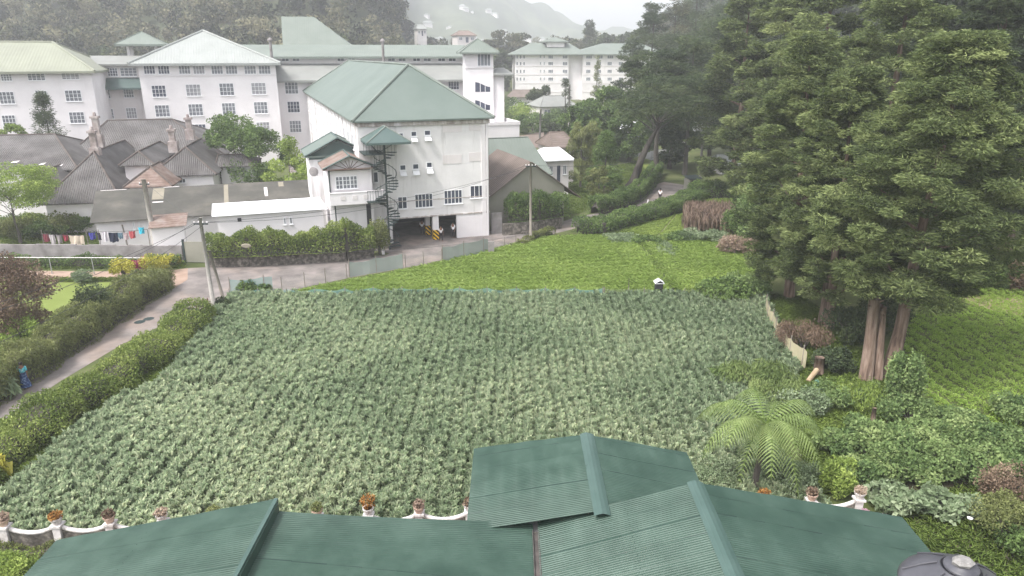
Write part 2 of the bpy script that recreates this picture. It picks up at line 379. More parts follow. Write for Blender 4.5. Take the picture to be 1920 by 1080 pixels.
# ------------------------------------------------------------------ the setting: terrain, roads, fields
def hgt(x, y):
    x = np.asarray(x, float); y = np.asarray(y, float)
    left = smooth((-.125 * y + 2 - x) / 30.0)
    hl = 62 * smooth((y - 165) / 260.0) * left
    right = smooth((x - .21 * y + 2) / 34.0)
    hr = 34 * smooth((y - 100) / 190.0) * right
    far = 22 * smooth((y - 360) / 420.0)
    m = 0
    for cx, cy, sx, sy, a in ((-270, 1500, 120, 300, 150), (-140, 1450, 80, 200, 105), (-60, 1560, 70, 200, 75), (-420, 1350, 260, 300, 205), (40, 1650, 140, 300, 70), (330, 1900, 330, 300, 45), (-30, 1250, 90, 160, 22), (-72, 345, 42, 80, 17), (70, 410, 90, 55, 15)):
        m = m + a * np.exp(-((x - cx) / sx) ** 2 - ((y - cy) / sy) ** 2)
    rough = smooth((y - 700) / 300.) * (7 * np.sin(x * .021 + y * .008) + 5 * np.sin(x * .05 - y * .013) + 3 * np.sin(x * .11 + y * .02))
    return np.maximum(hl, 0) + hr + far + m + rough
def terrain():
    xs = np.concatenate([np.linspace(-900, -160, 38)[:-1], np.linspace(-160, 200, 91)[:-1], np.linspace(200, 1000, 38)])
    ys = np.concatenate([np.linspace(-60, 95, 12)[:-1], np.linspace(95, 460, 93)[:-1], np.linspace(460, 2500, 90)])
    X, Y = np.meshgrid(xs, ys); Z = hgt(X, Y); nx = len(xs)
    v = np.stack([X, Y, Z], -1).reshape(-1, 3); f = []
    for j in range(len(ys) - 1):
        for i in range(nx - 1): f.append((j*nx+i, j*nx+i+1, (j+1)*nx+i+1, (j+1)*nx+i))
    me = bpy.data.meshes.new('ground'); me.from_pydata(v.tolist(), [], f)
    ctr = np.array([[v[a][0] + v[c][0], v[a][1] + v[c][1]] for a, b, c, d in f]) / 2
    mi = np.where(ctr[:, 1] > 560, 1, np.where(((ctr[:, 0] < -.125*ctr[:, 1] - 12) & (ctr[:, 1] > 170)) | ((ctr[:, 0] > .21*ctr[:, 1] + 8) & (ctr[:, 1] > 112)), 2, 0))
    me.update(); o = link('ground', me, [GRASS, HILL, FOREST_G]); me.polygons.foreach_set('material_index', mi.astype(np.int32))
    me.polygons.foreach_set('use_smooth', [True] * len(f)); tag(o, kind='structure')
terrain()

G_ = lambda pts, z=0: [g(a, b, z) for a, b in pts]
road = G_([(-260,905),(-120,822),(0,745),(70,695),(165,640),(250,583),(328,540),(352,524),(352,503),(430,499),(540,494),(640,489),(700,480),(722,479),(742,470),(862,441),(940,437),(1040,420),(1082,407),(1130,398),(1190,380),(1218,362),(1226,347),(1245,341),(1290,348),(1330,345),(1330,356),(1296,364),(1262,380),(1160,404),(1065,432),(1000,448),(900,470),(780,499),(650,522),(540,546),(440,562),(350,588),(230,645),(110,717),(0,792),(-120,880),(-260,985)])
sheet('road', road, .008, ASPHALT)
sheet('forecourt', [g(733,476), g(925,441), (-3.5, 82), (-20, 76), (-15.5, 68.5)], .004, ASPHALT)
sheet('verge_soil', G_([(328,537),(250,580),(165,637),(70,692),(0,742),(-120,818),(-130,812),(-10,736),(60,686),(155,630),(240,574),(318,532)]), .014, SOIL)
sheet('track', G_([(1790,560),(1850,530),(1950,560),(1990,600),(1900,590),(1830,575)]), .008, DIRT)
sheet('dirt_path', G_([(-200,508),(60,508),(200,509),(330,506),(352,503),(352,524),(328,540),(318,524),(200,521),(60,524),(-200,524)]), .012, DIRT)
sheet('lawn', G_([(-150,531),(225,529),(225,560),(90,600),(-150,640)]), .006, LAWN)
sheet('grass_bank', G_([(-300,470),(170,462),(345,468),(345,395),(170,395),(-300,400)]), .004, LAWN_P)
FIELD = G_([(432,556),(1436,556),(1462,620),(1500,700),(1470,760),(1440,840),(1520,935),(1600,990)]) + [(10, 24.3), (-24, 22.9), (-27.5, 22.9)] + G_([(0,935),(120,830),(235,745),(300,722),(392,598)])
sheet('field_soil', FIELD, .006, SOIL_G)
CF = G_([(555,549),(700,523),(900,480),(1010,449),(1100,444),(1225,458),(1240,456),(1360,448),(1400,480),(1425,553),(1180,551)])
sheet('carrot_field', CF, .004, SOIL_G)
sheet('pale_plot', G_([(1110,441),(1170,425),(1282,402),(1282,440),(1240,455),(1225,457)]), .006, LAWN_P)
sheet('striped_plot', G_([(1290,378),(1370,375),(1385,398),(1376,402),(1284,402)]), .006, LAWN_P)
RF = G_([(1735,560),(1960,515),(2150,520),(2300,830),(2000,830),(1800,812),(1700,780),(1690,700),(1700,630)])
sheet('right_field_soil', RF, .004, GRASS)
sheet('ploughed_field', G_([(972,236),(1078,234),(1070,276),(1000,277),(975,262)]), .006, PLOUGH)
sheet('hotel_lawn', G_([(945,232),(1078,231),(1082,214),(1040,207),(960,212)]), .004, LAWN)
sheet('driveway', G_([(540,345),(590,340),(580,268),(545,268)]), .004, ASPHALT)
sheet('garden_bed', [(15.5, 15), (36, 12), (36, 33), (15.5, 27)], .01, SOIL)
sheet('yard', [(-24, 8), (16, 8), (16, 24), (-24, 22)], .003, DIRT)
sheet('far_meadow', G_([(1185,318),(1230,322),(1222,285),(1190,285)]), .004, LAWN)

# stuff: crops and grass
def blades(name, pts, h, w, m, label, cat, seed, lean=.35, tnoise=(.12, .3), T0=.5, hv=.35, tr=None, hp_=None):
    rg = np.random.default_rng(seed); N = len(pts)
    c = pts.mean(0); B = np.hstack([pts - c, np.zeros((N, 1))]); hh = h * rg.uniform(1 - hv, 1 + hv, N) * (1 if hp_ is None else hp_(pts[:, 0], pts[:, 1]))
    an = rg.uniform(0, 6.28, N); ln = hh * lean * rg.uniform(.2, 1.5, N)
    d = np.stack([np.cos(an), np.sin(an), np.zeros(N)], 1); s = np.stack([-np.sin(an), np.cos(an), np.zeros(N)], 1)
    ww = (w * rg.uniform(.6, 1.4, N))[:, None]; z = np.array([0, 0, 1.0])
    zb = (hh * rg.uniform(.0, .35, N))[:, None]                    # blades leave the stem at different heights
    mid = B + d * (ln * .35)[:, None] + z * (zb + (hh[:, None] - zb) * .62); tip = B + d * (ln * 1.2)[:, None] + z * hh[:, None] * .96
    bot = B + z * zb
    x, y = pts[:, 0], pts[:, 1]
    T = T0 + tnoise[0] * (np.sin(x*.55 + 1.3*np.sin(y*.31)) + np.sin(y*.8 + x*.23 + 2)) * .5 + tnoise[1] * rg.normal(size=N) * .6
    if tr is not None: T = T + tr(x, y)
    V = np.stack([bot - s*ww*.35, bot + s*ww*.35, mid + s*ww*.5, tip, mid - s*ww*.5], 1)
    o = quads(name, V, 5, T, m, None, (c[0], c[1], 0)); tag(o, label, cat, None, 'stuff'); return o
rg_ = np.random.default_rng(3)
# oats: tufted plants in pairs of rows running away from the house, a furrow between the pairs
def oats():
    rg = np.random.default_rng(21); P = np.array(FIELD); x0, x1, y0, y1 = P[:, 0].min(), P[:, 0].max(), P[:, 1].min(), P[:, 1].max(); pl = []
    for k in range(int((x1-x0)/1.04)+1):
        for s_ in (-.23, .23):
            n = int((y1-y0)/.19); y = y0 + np.arange(n)*.19 + rg.normal(size=n)*.09
            pl.append(np.stack([x0 + k*1.04 + s_ + rg.normal(size=n)*.075 + .06*np.sin(y*.7+k), y], 1))
    pl = np.vstack(pl); pl = pl[in_poly(pl[:, 0], pl[:, 1], FIELD)]
    wl = g(300, 728); d = pl[:, 1] - wl[1] + .03*(pl[:, 0]-wl[0])
    gone = (np.abs(d) < .42) & (pl[:, 0] < wl[0]+11) & (rg.uniform(size=len(pl)) < .9 - .05*np.maximum(pl[:, 0]-wl[0], 0))
    gone |= rg.uniform(size=len(pl)) < .035; pl = pl[~gone]; K = len(pl); B_ = 74
    ph = rg.uniform(.48, .76, K) * (1 + .10*np.sin(pl[:, 0]*.6)*np.sin(pl[:, 1]*.5)); pt = .60 + rg.normal(size=K)*.045 + .09*np.sin(pl[:, 0]*.35+np.sin(pl[:, 1]*.4)*1.5) + .006*(32-pl[:, 1])
    ix = np.repeat(np.arange(K), B_); N = len(ix); an = rg.uniform(0, 6.28, N); h = ph[ix]*rg.uniform(.55, 1.15, N); ln = rg.uniform(.02, .20, N)
    free = rg.uniform(size=N) < .16; off = np.where(free[:, None], rg.uniform(-.5, .5, (N, 2))*[.8, .4], rg.normal(size=(N, 2))*.04); h = np.where(free, h*.72, h); ok = in_poly(pl[ix, 0]+off[:, 0], pl[ix, 1]+off[:, 1], FIELD); off[~ok] = 0
    c = pl.mean(0); d = np.stack([np.cos(an), np.sin(an), 0*an], 1); t = np.stack([-np.sin(an), np.cos(an), 0*an], 1); z = np.array([0, 0, 1.])
    b = np.hstack([pl[ix]-c + off, np.zeros((N, 1))]) + z*(h*rg.uniform(.05, .45, N))[:, None]
    mid = np.hstack([pl[ix]-c + off, np.zeros((N, 1))]) + d*(ln*.55)[:, None] + z*(h*.86)[:, None]; tip = mid + d*(ln*.8)[:, None] + z*(h*rg.uniform(-.12, .16, N))[:, None]
    w = rg.uniform(.010, .022, N)[:, None]
    V = np.stack([b - t*w*.5, b + t*w*.5, mid + t*w, tip, mid - t*w], 1)
    tag(quads('oat_crop', V, 5, pt[ix] + rg.normal(size=N)*.17, F_OAT, None, (c[0], c[1], 0)), 'blue green oat crop growing in long beds over the big middle field', 'crop', None, 'stuff')
oats()
p = scatter(CF, 120000, rg_); rows = np.abs(((p[:, 1] - .12*p[:, 0]) / 1.15 + .12*np.sin(p[:, 0]*.5)) % 1 - .5) * 2
p = p[(rows < .60) | (rg_.uniform(size=len(p)) < .12)]; p = p[~((np.abs(p[:, 0] - g(1228, 500)[0]) < .45) & (rg_.uniform(size=len(p)) < .85))]
blades('carrot_crop', p, .30, .09, F_CARROT, 'bright green feathery carrot crop in rows behind the oat field', 'crop', 5, lean=1.3, T0=.55, tnoise=(.12, .25))
def ridge_crop():
    rg = np.random.default_rng(22); a = np.array([.098, -.995]); b = np.array([.995, .098]); P = np.array(RF); o = P.mean(0); pl = []
    for k in range(-60, 60):
        n = 160; s = np.arange(-n, n)*.30 + rg.normal(size=2*n)*.07; q = o + b*(k*.92 + rg.normal(size=(2*n, 1))*.06 + .08*np.sin(s*.5+k)[:, None]) + a*s[:, None]; pl.append(q)
    pl = np.vstack(pl); pl = pl[in_poly(pl[:, 0], pl[:, 1], RF)]; pl = pl[rg.uniform(size=len(pl)) > .06]; K = len(pl); B_ = 84
    ph = rg.uniform(.28, .46, K); pt = .55 + rg.normal(size=K)*.09 + .08*np.sin(pl[:, 0]*.4)*np.sin(pl[:, 1]*.3); ix = np.repeat(np.arange(K), B_); N = len(ix)
    c = pl.mean(0); u = rg.normal(size=(N, 3)); u[:, 2] = np.abs(u[:, 2]); u = unit(u)*(rg.uniform(.4, 1, N)**.5)[:, None]
    C = np.hstack([pl[ix]-c, np.zeros((N, 1))]) + u*np.stack([np.full(N, .34), np.full(N, .30), ph[ix]], 1)
    V = leaf_polys(C, u + rg.normal(size=(N, 3))*.5, .13*rg.uniform(.6, 1.4, N), .05, rg); V[:, :, 2] = np.maximum(V[:, :, 2], .01)
    tag(quads('ridge_crop', V, 4, pt[ix] + rg.normal(size=N)*.14, F_POT, None, (c[0], c[1], 0)), 'green crop in slanting ridged rows right of the big trees', 'crop', None, 'stuff')
ridge_crop()
DP = G_([(1284,402),(1378,402),(1386,425),(1370,436),(1283,436)])
p = scatter(DP, 5000, rg_); p[:, 0] = np.round(p[:, 0] / .45) * .45 + rg_.normal(size=len(p)) * .06
blades('dry_stalk_crop', p, 1.5, .09, F_DRY, 'brown withered stalks standing in a small plot by the far hedge', 'crop', 7, lean=.15)
SP = G_([(1290,378),(1370,375),(1385,398),(1376,402),(1284,402)])
p = scatter(SP, 16000, rg_); p = p[((p[:, 0]*.93 - p[:, 1]*.37) / 1.3 % 1) < .82]
blades('leek_plot', p, .3, .1, F_LIGHT, 'pale green beds striped by dark furrows beside the far road', 'crop', 8, lean=.7, T0=.45)
PP = G_([(1110,441),(1170,425),(1282,402),(1282,440),(1240,455),(1225,457)])
p = scatter(PP, 22000, rg_); a_ = (p[:, 0]*.93 - p[:, 1]*.37); p = p[(a_ / 4.2 % 1) < .93]
blades('young_crop', p, .16, .09, F_LIGHT, 'low pale green crop in the plot below the long hedge', 'crop', 9, lean=.8, T0=.45)
# rough grass: verges, bank under the trees, garden strips
gp = [scatter(G_(q), n, rg_) for q, n in (
    ([(380,596),(430,560),(300,716),(225,748),(0,935),(-60,975),(0,850),(150,745),(300,640)], 26000),
    ([(1436,556),(1500,560),(1620,640),(1700,780),(1620,900),(1540,930),(1480,800),(1500,700),(1462,620)], 42000),
    ([(1080,444),(1230,456),(1170,426),(1110,436)], 2500), ([(-100,470),(340,470),(345,400),(-100,405)], 30000),
    ([(-100,508),(345,503),(345,492),(-100,492)], 9000), ([(-100,531),(215,528),(215,524),(-100,524)], 3000),
    ([(1050,410),(1110,395),(1220,345),(1200,300),(1060,340)], 16000), ([(1290,372),(1400,360),(1400,340),(1290,346)], 6000),
    ([(1780,470),(1960,470),(1960,560),(1740,556)], 12000), ([(1380,440),(1440,445),(1440,556),(1425,553),(1360,448)], 6000))]
gp.append(scatter([(15.5, 14), (32, 11), (30, 30), (15.5, 26)], 45000, rg_))
gp.append(scatter([(-24, 16), (-15, 16), (-15.5, 22), (-24, 22)], 9000, rg_))
p = np.vstack(gp)
blades('grass', p, .20, .04, F_LIGHT, 'rough grass and weeds on the verges and banks round the fields', 'grass', 10, lean=1.1, hv=.6, T0=.25, tnoise=(.2, .25))
# ------------------------------------------------------------------ buildings
Z3 = (0, 0, 1)
class Bld:
    def __init__(s, name, o, yaw, label, cat, group=None):
        s.o = np.array(o[:2], float); s.yaw = yaw; s.root = thing(name, (o[0], o[1], 0), label, cat, group, yaw)
        s.u = np.array([math.cos(yaw), math.sin(yaw)]); s.v = np.array([-math.sin(yaw), math.cos(yaw)])
    def l(s, x, y): d = np.array([x, y]) - s.o; return float(d @ s.u), float(d @ s.v)
    def front(s, v=0.0): return ((0, v, 0), (1, 0, 0), (0, -1, 0))
    def left(s, u=0.0): return ((u, 0, 0), (0, 1, 0), (-1, 0, 0))
    def px(s, fr, x, y):                      # pixel -> (along, height) on a facade plane
        O = s.o + s.u * fr[0][0] + s.v * fr[0][1]; U = s.u * fr[1][0] + s.v * fr[1][1]
        d = ray(x, y); A = np.array([[d[0], -U[0]], [d[1], -U[1]]]); t, w = np.linalg.solve(A, O)
        return float(w), float(CAM_H + d[2] * t)
    def rect(s, fr, x0, y0, x1, y1):
        a = s.px(fr, x0, y0); b = s.px(fr, x1, y1); return a[0], b[1], b[0], a[1]      # u0, z0, u1, z1
def window(root, fr, u0, z0, u1, z1, cols=4, rows=3, gm=None, fw=.07, pr=.05, name='window', heavy=False):
    w = MB(); w.fbox(fr, u0, u1, z1-fw, z1, -.02, pr); w.fbox(fr, u0, u1, z0, z0+fw, -.02, pr)
    w.fbox(fr, u0, u0+fw, z0+fw, z1-fw, -.02, pr); w.fbox(fr, u1-fw, u1, z0+fw, z1-fw, -.02, pr)
    for i in range(1, cols): c = u0 + (u1-u0)*i/cols; q = .055 if heavy and i % 2 == 0 else .03; w.fbox(fr, c-q, c+q, z0+fw, z1-fw, -.015, pr-.004)
    for j in range(1, rows): c = z0 + (z1-z0)*j/rows; w.fbox(fr, u0+fw, u1-fw, c-.022, c+.022, -.012, pr-.008)
    w.fbox(fr, u0-.06, u1+.06, z0-.07, z0-.003, -.01, pr+.07)
    o = w.build(name, FRAME, root); MB().fbox(fr, u0+.01, u1-.01, z0+.01, z1-.01, -.03, .012).build('pane', gm or GLASS, o); return o
def roof_mesh(mb, u0, u1, v0, v1, ze, zr, hn=0, hf=0, axis='v', th=.14, rc=None):
    """hip or gable roof; hn, hf: run of the hips at the two ends of the ridge (0 = gable)"""
    if axis == 'v': m = (u0+u1)/2 if rc is None else rc; a = (m, v0+hn, zr); b = (m, v1-hf, zr); P = [(u0,v0,ze),(u1,v0,ze),(u1,v1,ze),(u0,v1,ze)]; F = [[P[3],P[0],a,b],[P[1],P[2],b,a],[P[0],P[1],a],[P[2],P[3],b]]
    else: m = (v0+v1)/2 if rc is None else rc; a = (u0+hn, m, zr); b = (u1-hf, m, zr); P = [(u0,v0,ze),(u1,v0,ze),(u1,v1,ze),(u0,v1,ze)]; F = [[P[0],P[1],b,a],[P[2],P[3],a,b],[P[3],P[0],a],[P[1],P[2],b]]
    if not hn: F[2 if axis == 'v' else 2] = None
    if not hf: F[3] = None
    for q in F:
        if q: mb.poly(q)
    Q = [(p_[0], p_[1], p_[2]-th) for p_ in P]
    for i in range(4): mb.poly([P[i], Q[i], Q[(i+1) % 4], P[(i+1) % 4]])
    mb.poly([Q[3], Q[2], Q[1], Q[0]]); return P, a, b
def hip_roof(root, nm, m, u0, u1, v0, v1, ze, zr, hn=0, hf=0, axis='v', caps=None, cap_r=.12, th=.14, rc=None):
    mb = MB(); P, a, b = roof_mesh(mb, u0, u1, v0, v1, ze, zr, hn, hf, axis, th, rc); o = mb.build(nm, m, root)
    if isinstance(m, tuple):
        for pl in o.data.polygons: pl.material_index = 0 if abs(pl.normal.y) > abs(pl.normal.x) else 1
    if caps:
        c = MB(); n_ = Vector((0, 0, cap_r * .3))
        ends = [(P[0], a), (P[1], a if axis == 'v' else b), (P[2], b), (P[3], b if axis == 'v' else a), (a, b)]
        for p0, p1 in ends: c.tube([Vector(p0)+n_, Vector(p1)+n_], cap_r, 6)
        c.build('ridge_cap', caps, o)
    return o

YAW = R(19.6)
# ---- main building: white, four storeys, hipped green roof
mo = np.array(g(660, 228, 12.0)); MBd = Bld('large_white_building', mo, YAW, 'long white four storey building with green hipped roof and open ground floor', 'building')
_, _ = MBd.l(*g(927, 220, 12.0)); W = MBd.l(*g(927, 220, 12.0))[0]; LN = 60.0; r = MBd.root
ov = .5; zt = 12.0; fr = MBd.front(ov); fl = MBd.left(ov); zo = 2.45; zb = 3.0
uo0 = MBd.px(fr, 737, 440)[0]; uo1 = MBd.px(fr, 856, 410)[0]
w = MB()                                            # front wall above the opening and round it, 0.3 thick, and the other sides
w.fbox(fr, ov, W-ov, zo, zt-.12, -.3, 0); w.fbox(fr, uo1, W-ov, 0, zo, -.3, 0); w.fbox(fr, ov, uo0, 0, zo, -.3, 0)
w.box(ov, ov+.3, ov+.3, LN-ov, 0, zt-.12); w.box(W-ov-.3, W-ov, ov+.3, LN-ov, 0, zt-.12); w.box(ov+.3, W-ov-.3, LN-ov-.3, LN-ov, 0, zt-.12)
w.build('wall', WHITE_STAIN, r)
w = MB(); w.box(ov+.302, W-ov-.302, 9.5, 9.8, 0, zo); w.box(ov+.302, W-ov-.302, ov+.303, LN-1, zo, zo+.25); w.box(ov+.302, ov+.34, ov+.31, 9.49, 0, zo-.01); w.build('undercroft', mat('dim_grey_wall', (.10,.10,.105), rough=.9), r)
hip_roof(r, 'roof', GREEN_ROOF_V, 0, W, 0, LN, zt, 16.9, W/2, W/2, 'v', caps=GREEN_ROOF, cap_r=.14)
b = MB(); b.fbox(fr, ov-.02, W-ov+.05, 4.12, 4.2, .002, .05); b.fbox(fr, ov-.02, W-ov+.05, zo-.02, zo+.1, .003, .10); b.fbox(fr, ov-.02, W-ov+.1, zt-.55, zt-.2, .002, .22)
b.fbox(fl, ov, LN-ov, zt-.45, zt-.2, .003, .2); b.build('cornice', mat('stained_eave_band', (.26,.22,.20), [(.42,.38,.36), (.62,.58,.59)], 1.0, .9, stretch=(2.2,2.2,.5)), r)
g_ = MB(); g_.fbox(fr, W-ov-.28, W-ov-.1, 0, zt-.3, .004, .16); g_.build('downpipe', WHITE_CLEAN, r)
g_ = MB(); g_.fbox(fr, W-ov-.75, W-ov-.34, 0, zt-.6, .003, .1); g_.build('pilaster', WHITE, r)
for (x0,y0,x1,y1,k) in ((777,364,812,388,5),(832,357,867,381,5),(881,348,915,370,4),(745,369,764,391,2)):
    window(r, fr, *MBd.rect(fr, x0, y0, x1, y1), cols=k, rows=1, gm=GLASS_D)
def shutter_window(x0, y0, x1, y1, open_=True):     # dark upper pane, lower pane pushed open
    u0, z0, u1, z1 = MBd.rect(fr, x0, y0, x1, y1); zm = z0 + (z1-z0)*.52
    o = window(r, fr, u0, zm, u1, z1, 1, 1, GLASS_D); 
    s = MB(); s.fbox(fr, u0, u1, z0, zm-.09, -.01, .04); s.build('lower_frame', FRAME, o)
    if open_:
        m = MB(); m.poly([(u0, ov-.05, zm-.1), (u1, ov-.05, zm-.1), (u1+.0, ov-.45, z0+.15), (u0, ov-.45, z0+.15)]).poly([(u0, ov-.49, z0+.13), (u1, ov-.49, z0+.13), (u1, ov-.09, zm-.12), (u0, ov-.09, zm-.12)])
        m.build('open_sash', FRAME, o)
for a in ((770,246,782,267),(795,244,808,265)): shutter_window(*a)
for a in ((749,309,762,331),(773,307,786,329),(799,304,811,326)): shutter_window(*a)
window(r, fr, *MBd.rect(fr, 747,249,757,266), cols=1, rows=1, gm=GLASS_D)
window(r, fr, *MBd.rect(fr, 699,322,710,342), cols=1, rows=1, gm=GLASS_D)
for a in ((830,291,866,306),(879,286,914,301),(830,232,866,247),(879,230,914,244)):
    u0, z0, u1, z1 = MBd.rect(fr, *a); q = MB(); q.fbox(fr, u0, u1, z0, z1, .002, .03); q.build('bricked_opening', CREAM, r)
for i in range(17):
    s0 = 3.2 + i*3.3
    for z0 in (9.0, 5.9): window(r, fl, s0, z0, s0+1.25, z0+1.5, cols=3, rows=1, gm=GLASS)
for i in range(18): q = MB(); q.fbox(fl, 1.6+i*3.3, 1.85+i*3.3, 0, zt-.5, .004, .12); q.build('buttress', WHITE_STAIN, r)
u0, _ = MBd.px(fr, 857, 430); u1, _ = MBd.px(fr, 916, 430); q = MB(); q.fbox(fr, u0, u1, 0, zo-.25, .003, .06)
for k in range(14): q.fbox(fr, u0+.1+(u1-u0-.2)*k/14, u0+.14+(u1-u0-.2)*k/14, .05, zo-.3, .06, .075)
q.build('garage_shutter', WHITE_CLEAN, r)
STRIPE = mat('yellow_black_stripes', (.8,.55,.03), rough=.6)
n_ = STRIPE.node_tree; wv = n_.nodes.new('ShaderNodeTexWave'); wv.bands_direction = 'DIAGONAL'; wv.inputs['Scale'].default_value = 1.5; tcx = n_.nodes.new('ShaderNodeTexCoord')
crx = n_.nodes.new('ShaderNodeValToRGB'); crx.color_ramp.interpolation = 'CONSTANT'; crx.color_ramp.elements[0].color = (.02,.02,.02,1); crx.color_ramp.elements[1].color = (.8,.5,.03,1); crx.color_ramp.elements[1].position = .5
n_.links.new(tcx.outputs['Object'], wv.inputs['Vector']); n_.links.new(wv.outputs['Fac'], crx.inputs[0]); n_.links.new(crx.outputs[0], n_.nodes['Principled BSDF'].inputs['Base Color'])
for x, v, wd_ in ((818, ov-.02, .29), (803, ov+2.2, .24)):
    f2 = MBd.front(v); uu = MBd.px(f2, x, 440)[0]; q = MB(); q.box(uu-wd_, uu+wd_, v, v+wd_*2, 0, zo+.02); o = q.build('column', WHITE_CLEAN, r)
    q = MB(); q.box(uu-wd_-.012, uu+wd_+.012, v-.012, v+wd_*2+.012, .002, 1.0); q.build('striped_band', STRIPE, o)
# spiral stair in front of the facade
sp = g(731, 468); su, sv = MBd.l(*sp); SB = Bld('spiral_staircase', sp, YAW, 'dark iron spiral staircase round a tall post on the front of the long white building', 'staircase')
q = MB(); q.tube([(0, 0, 0), (0, 0, 10.6)], .09, 8); q.build('pole', IRON, SB.root)
zs = np.arange(.25, 9.4, .21)
for i, zz in enumerate(zs):
    a = .42 * i; rr = 1.15; q = MB(); p0 = [(math.cos(a)*.08, math.sin(a)*.08), (math.cos(a)*rr, math.sin(a)*rr), (math.cos(a+.40)*rr, math.sin(a+.40)*rr), (math.cos(a+.4)*.08, math.sin(a+.4)*.08)]
    q.poly([(x, y, zz+.08) for x, y in p0]); q.poly([(x, y, zz) for x, y in p0][::-1])
    for k in range(4): x, y = p0[k]; x2, y2 = p0[(k+1) % 4]; q.poly([(x,y,zz),(x2,y2,zz),(x2,y2,zz+.08),(x,y,zz+.08)])
    q.build('tread', IRON, SB.root)
q = MB(); q.tube([(math.cos(.42*(z_/.21))*1.0, math.sin(.42*(z_/.21))*1.0, z_+1.15) for z_ in np.arange(0, 9.2, .1)], .035, 5)
for i, zz in enumerate(zs): q.tube([(math.cos(.42*i+.2)*1.0, math.sin(.42*i+.2)*1.0, zz), (math.cos(.42*i+.2)*1.0, math.sin(.42*i+.2)*1.0, zz+1.15)], .014, 4)
q.build('handrail', IRON, SB.root)
for zz, uw in ((9.15, -2.0), (4.75, -1.9)):
    q = MB(); q.box(uw, -.1, -.6, (ov - sv) - .02, zz, zz+.1)
    for x in np.arange(uw, -.09, .25): q.box(x, x+.03, -.6, -.57, zz+.1, zz+1.1)
    q.box(uw, -.1, -.61, -.57, zz+1.1, zz+1.15)
    q.build('landing', IRON, SB.root)
# the small green canopy over the stair head, fixed to the building
f2 = MBd.front(sv); c0 = MBd.px(f2, 685, 265); c1 = MBd.px(f2, 763, 262); ca = MBd.px(f2, 717, 243)
hip_roof(r, 'stair_canopy', DKGREEN_ROOF, c0[0]-.1, c1[0]+.1, sv-1.3, ov, c0[1]-.05, ca[1]+.25, 1.3, 1.2, 'v', caps=GREEN_ROOF, cap_r=.06, th=.2)
q = MB(); q.tube([(MBd.px(f2, 722, 300)[0]-.55, sv-.1, 9.2), (MBd.px(f2, 722, 300)[0]-1.4, sv-1.0, c0[1]-.2)], .05, 5); q.build('brace', IRON, r)

# ---- small gabled house in front
go = at(612, 300, 66.5); GB = Bld('gabled_annex', go, YAW, 'narrow white two storey house with fan pattern gable and a balcony', 'house'); r = GB.root; fr = GB.front(0)
gw = GB.px(fr, 697, 330)[0]; zE = GB.px(fr, 604, 314)[1]; zA = GB.px(fr, 655, 291)[1]; gl = 4.2
q = MB(); q.box(0, gw, 0, gl+4, 0, zE-.05); q.poly([(0, 0, zE-.05), (gw, 0, zE-.05), (gw/2, 0, zA-.15)]).poly([(gw, gl+4, zE-.05), (0, gl+4, zE-.05), (gw/2, gl+4, zA-.15)])
q.build('wall', WHITE_CLEAN, r)
hip_roof(r, 'roof', RUST_ROOF, -.45, gw+.45, -.6, gl, zE-.12, zA, 0, 0, 'v', caps=DKGREEN_ROOF, cap_r=.08, th=.12)
q = MB(); q.box(-1.2, gw+.3, gl+.6, gl+5, 0, zE+.6); q.poly([(-1.2, gl+.59, zE+.6), (gw+.3, gl+.59, zE+.6), (gw/2-.45, gl+.59, zA+.9)]).poly([(gw+.3, gl+5, zE+.6), (-1.2, gl+5, zE+.6), (gw/2-.45, gl+5, zA+.9)])
q.build('rear_wall', WHITE_STAIN, r)
q = MB(); q.poly([(-1.2, gl+.57, zE+.55), (gw+.3, gl+.57, zE+.55), (gw/2-.45, gl+.57, zA+.88)]).poly([(-1.2, gl+.57, zE+.1), (gw+.3, gl+.57, zE+.1), (gw+.3, gl+.57, zE+.55), (-1.2, gl+.57, zE+.55)]); q.build('gable_cladding', DKGREEN_ROOF, r)
hip_roof(r, 'rear_roof', GREEN_ROOF_V, -1.6, gw+.7, gl+.1, gl+5.4, zE+.5, zA+1.15, 0, 0, 'v', caps=DKGREEN_ROOF, cap_r=.08)
q = MB()                                            # sun-ray timber fan in the gable
cz = zE - .35
q.fbox(fr, .1, gw-.1, cz-.05, cz+.03, 0.001, .04)
for k in range(7):
    a = R(20 + k*23.3); L_ = 1.1 if k in (2,3,4) else 1.5
    L_ = min(L_, (zA - .35 - cz) / max(math.sin(a), .35) * (.92 - .25*abs(math.cos(a))))
    q.tube([(gw/2, -.03, cz+.02), (gw/2 + math.cos(a)*L_, -.03, cz+.02+math.sin(a)*L_)], .03, 5)
q.build('gable_fan', TIMBER, r)
window(r, fr, *GB.rect(fr, 628,331,671,353), cols=6, rows=3, gm=GLASS, heavy=True)
zbal = GB.px(fr, 640, 381)[1]; q = MB(); q.box(-.05, gw+.9, -1.0, -.02, zbal, zbal+.2); q.box(-.05, gw+.9, -1.0, -.86, zbal+.2, zbal+1.1)
q.box(-.05, .08, -.86, -.02, zbal+.2, zbal+1.1); q.box(gw+.77, gw+.9, -.86, -.02, zbal+.2, zbal+1.1); q.box(-.1, gw+.95, -1.05, -.82, zbal+1.1, zbal+1.17); q.box(gw, gw+.9, -.02, 2.0, zbal, zbal+.18)
bal = q.build('balcony', WHITE_CLEAN, r)
for c in (.28, .55, .8):
    q = MB(); uc = gw*c; q.box(uc-.22, uc+.22, -1.03, -1.0, zbal+.45, zbal+.85); q.build('balustrade_panel', CREAM, bal)
q = MB(); q.fbox(((gw,0,0),(0,1,0),(1,0,0)), .3, 2.0, zbal+1.2, zbal+3.0, .002, .05); q.build('side_opening', DARK, r)
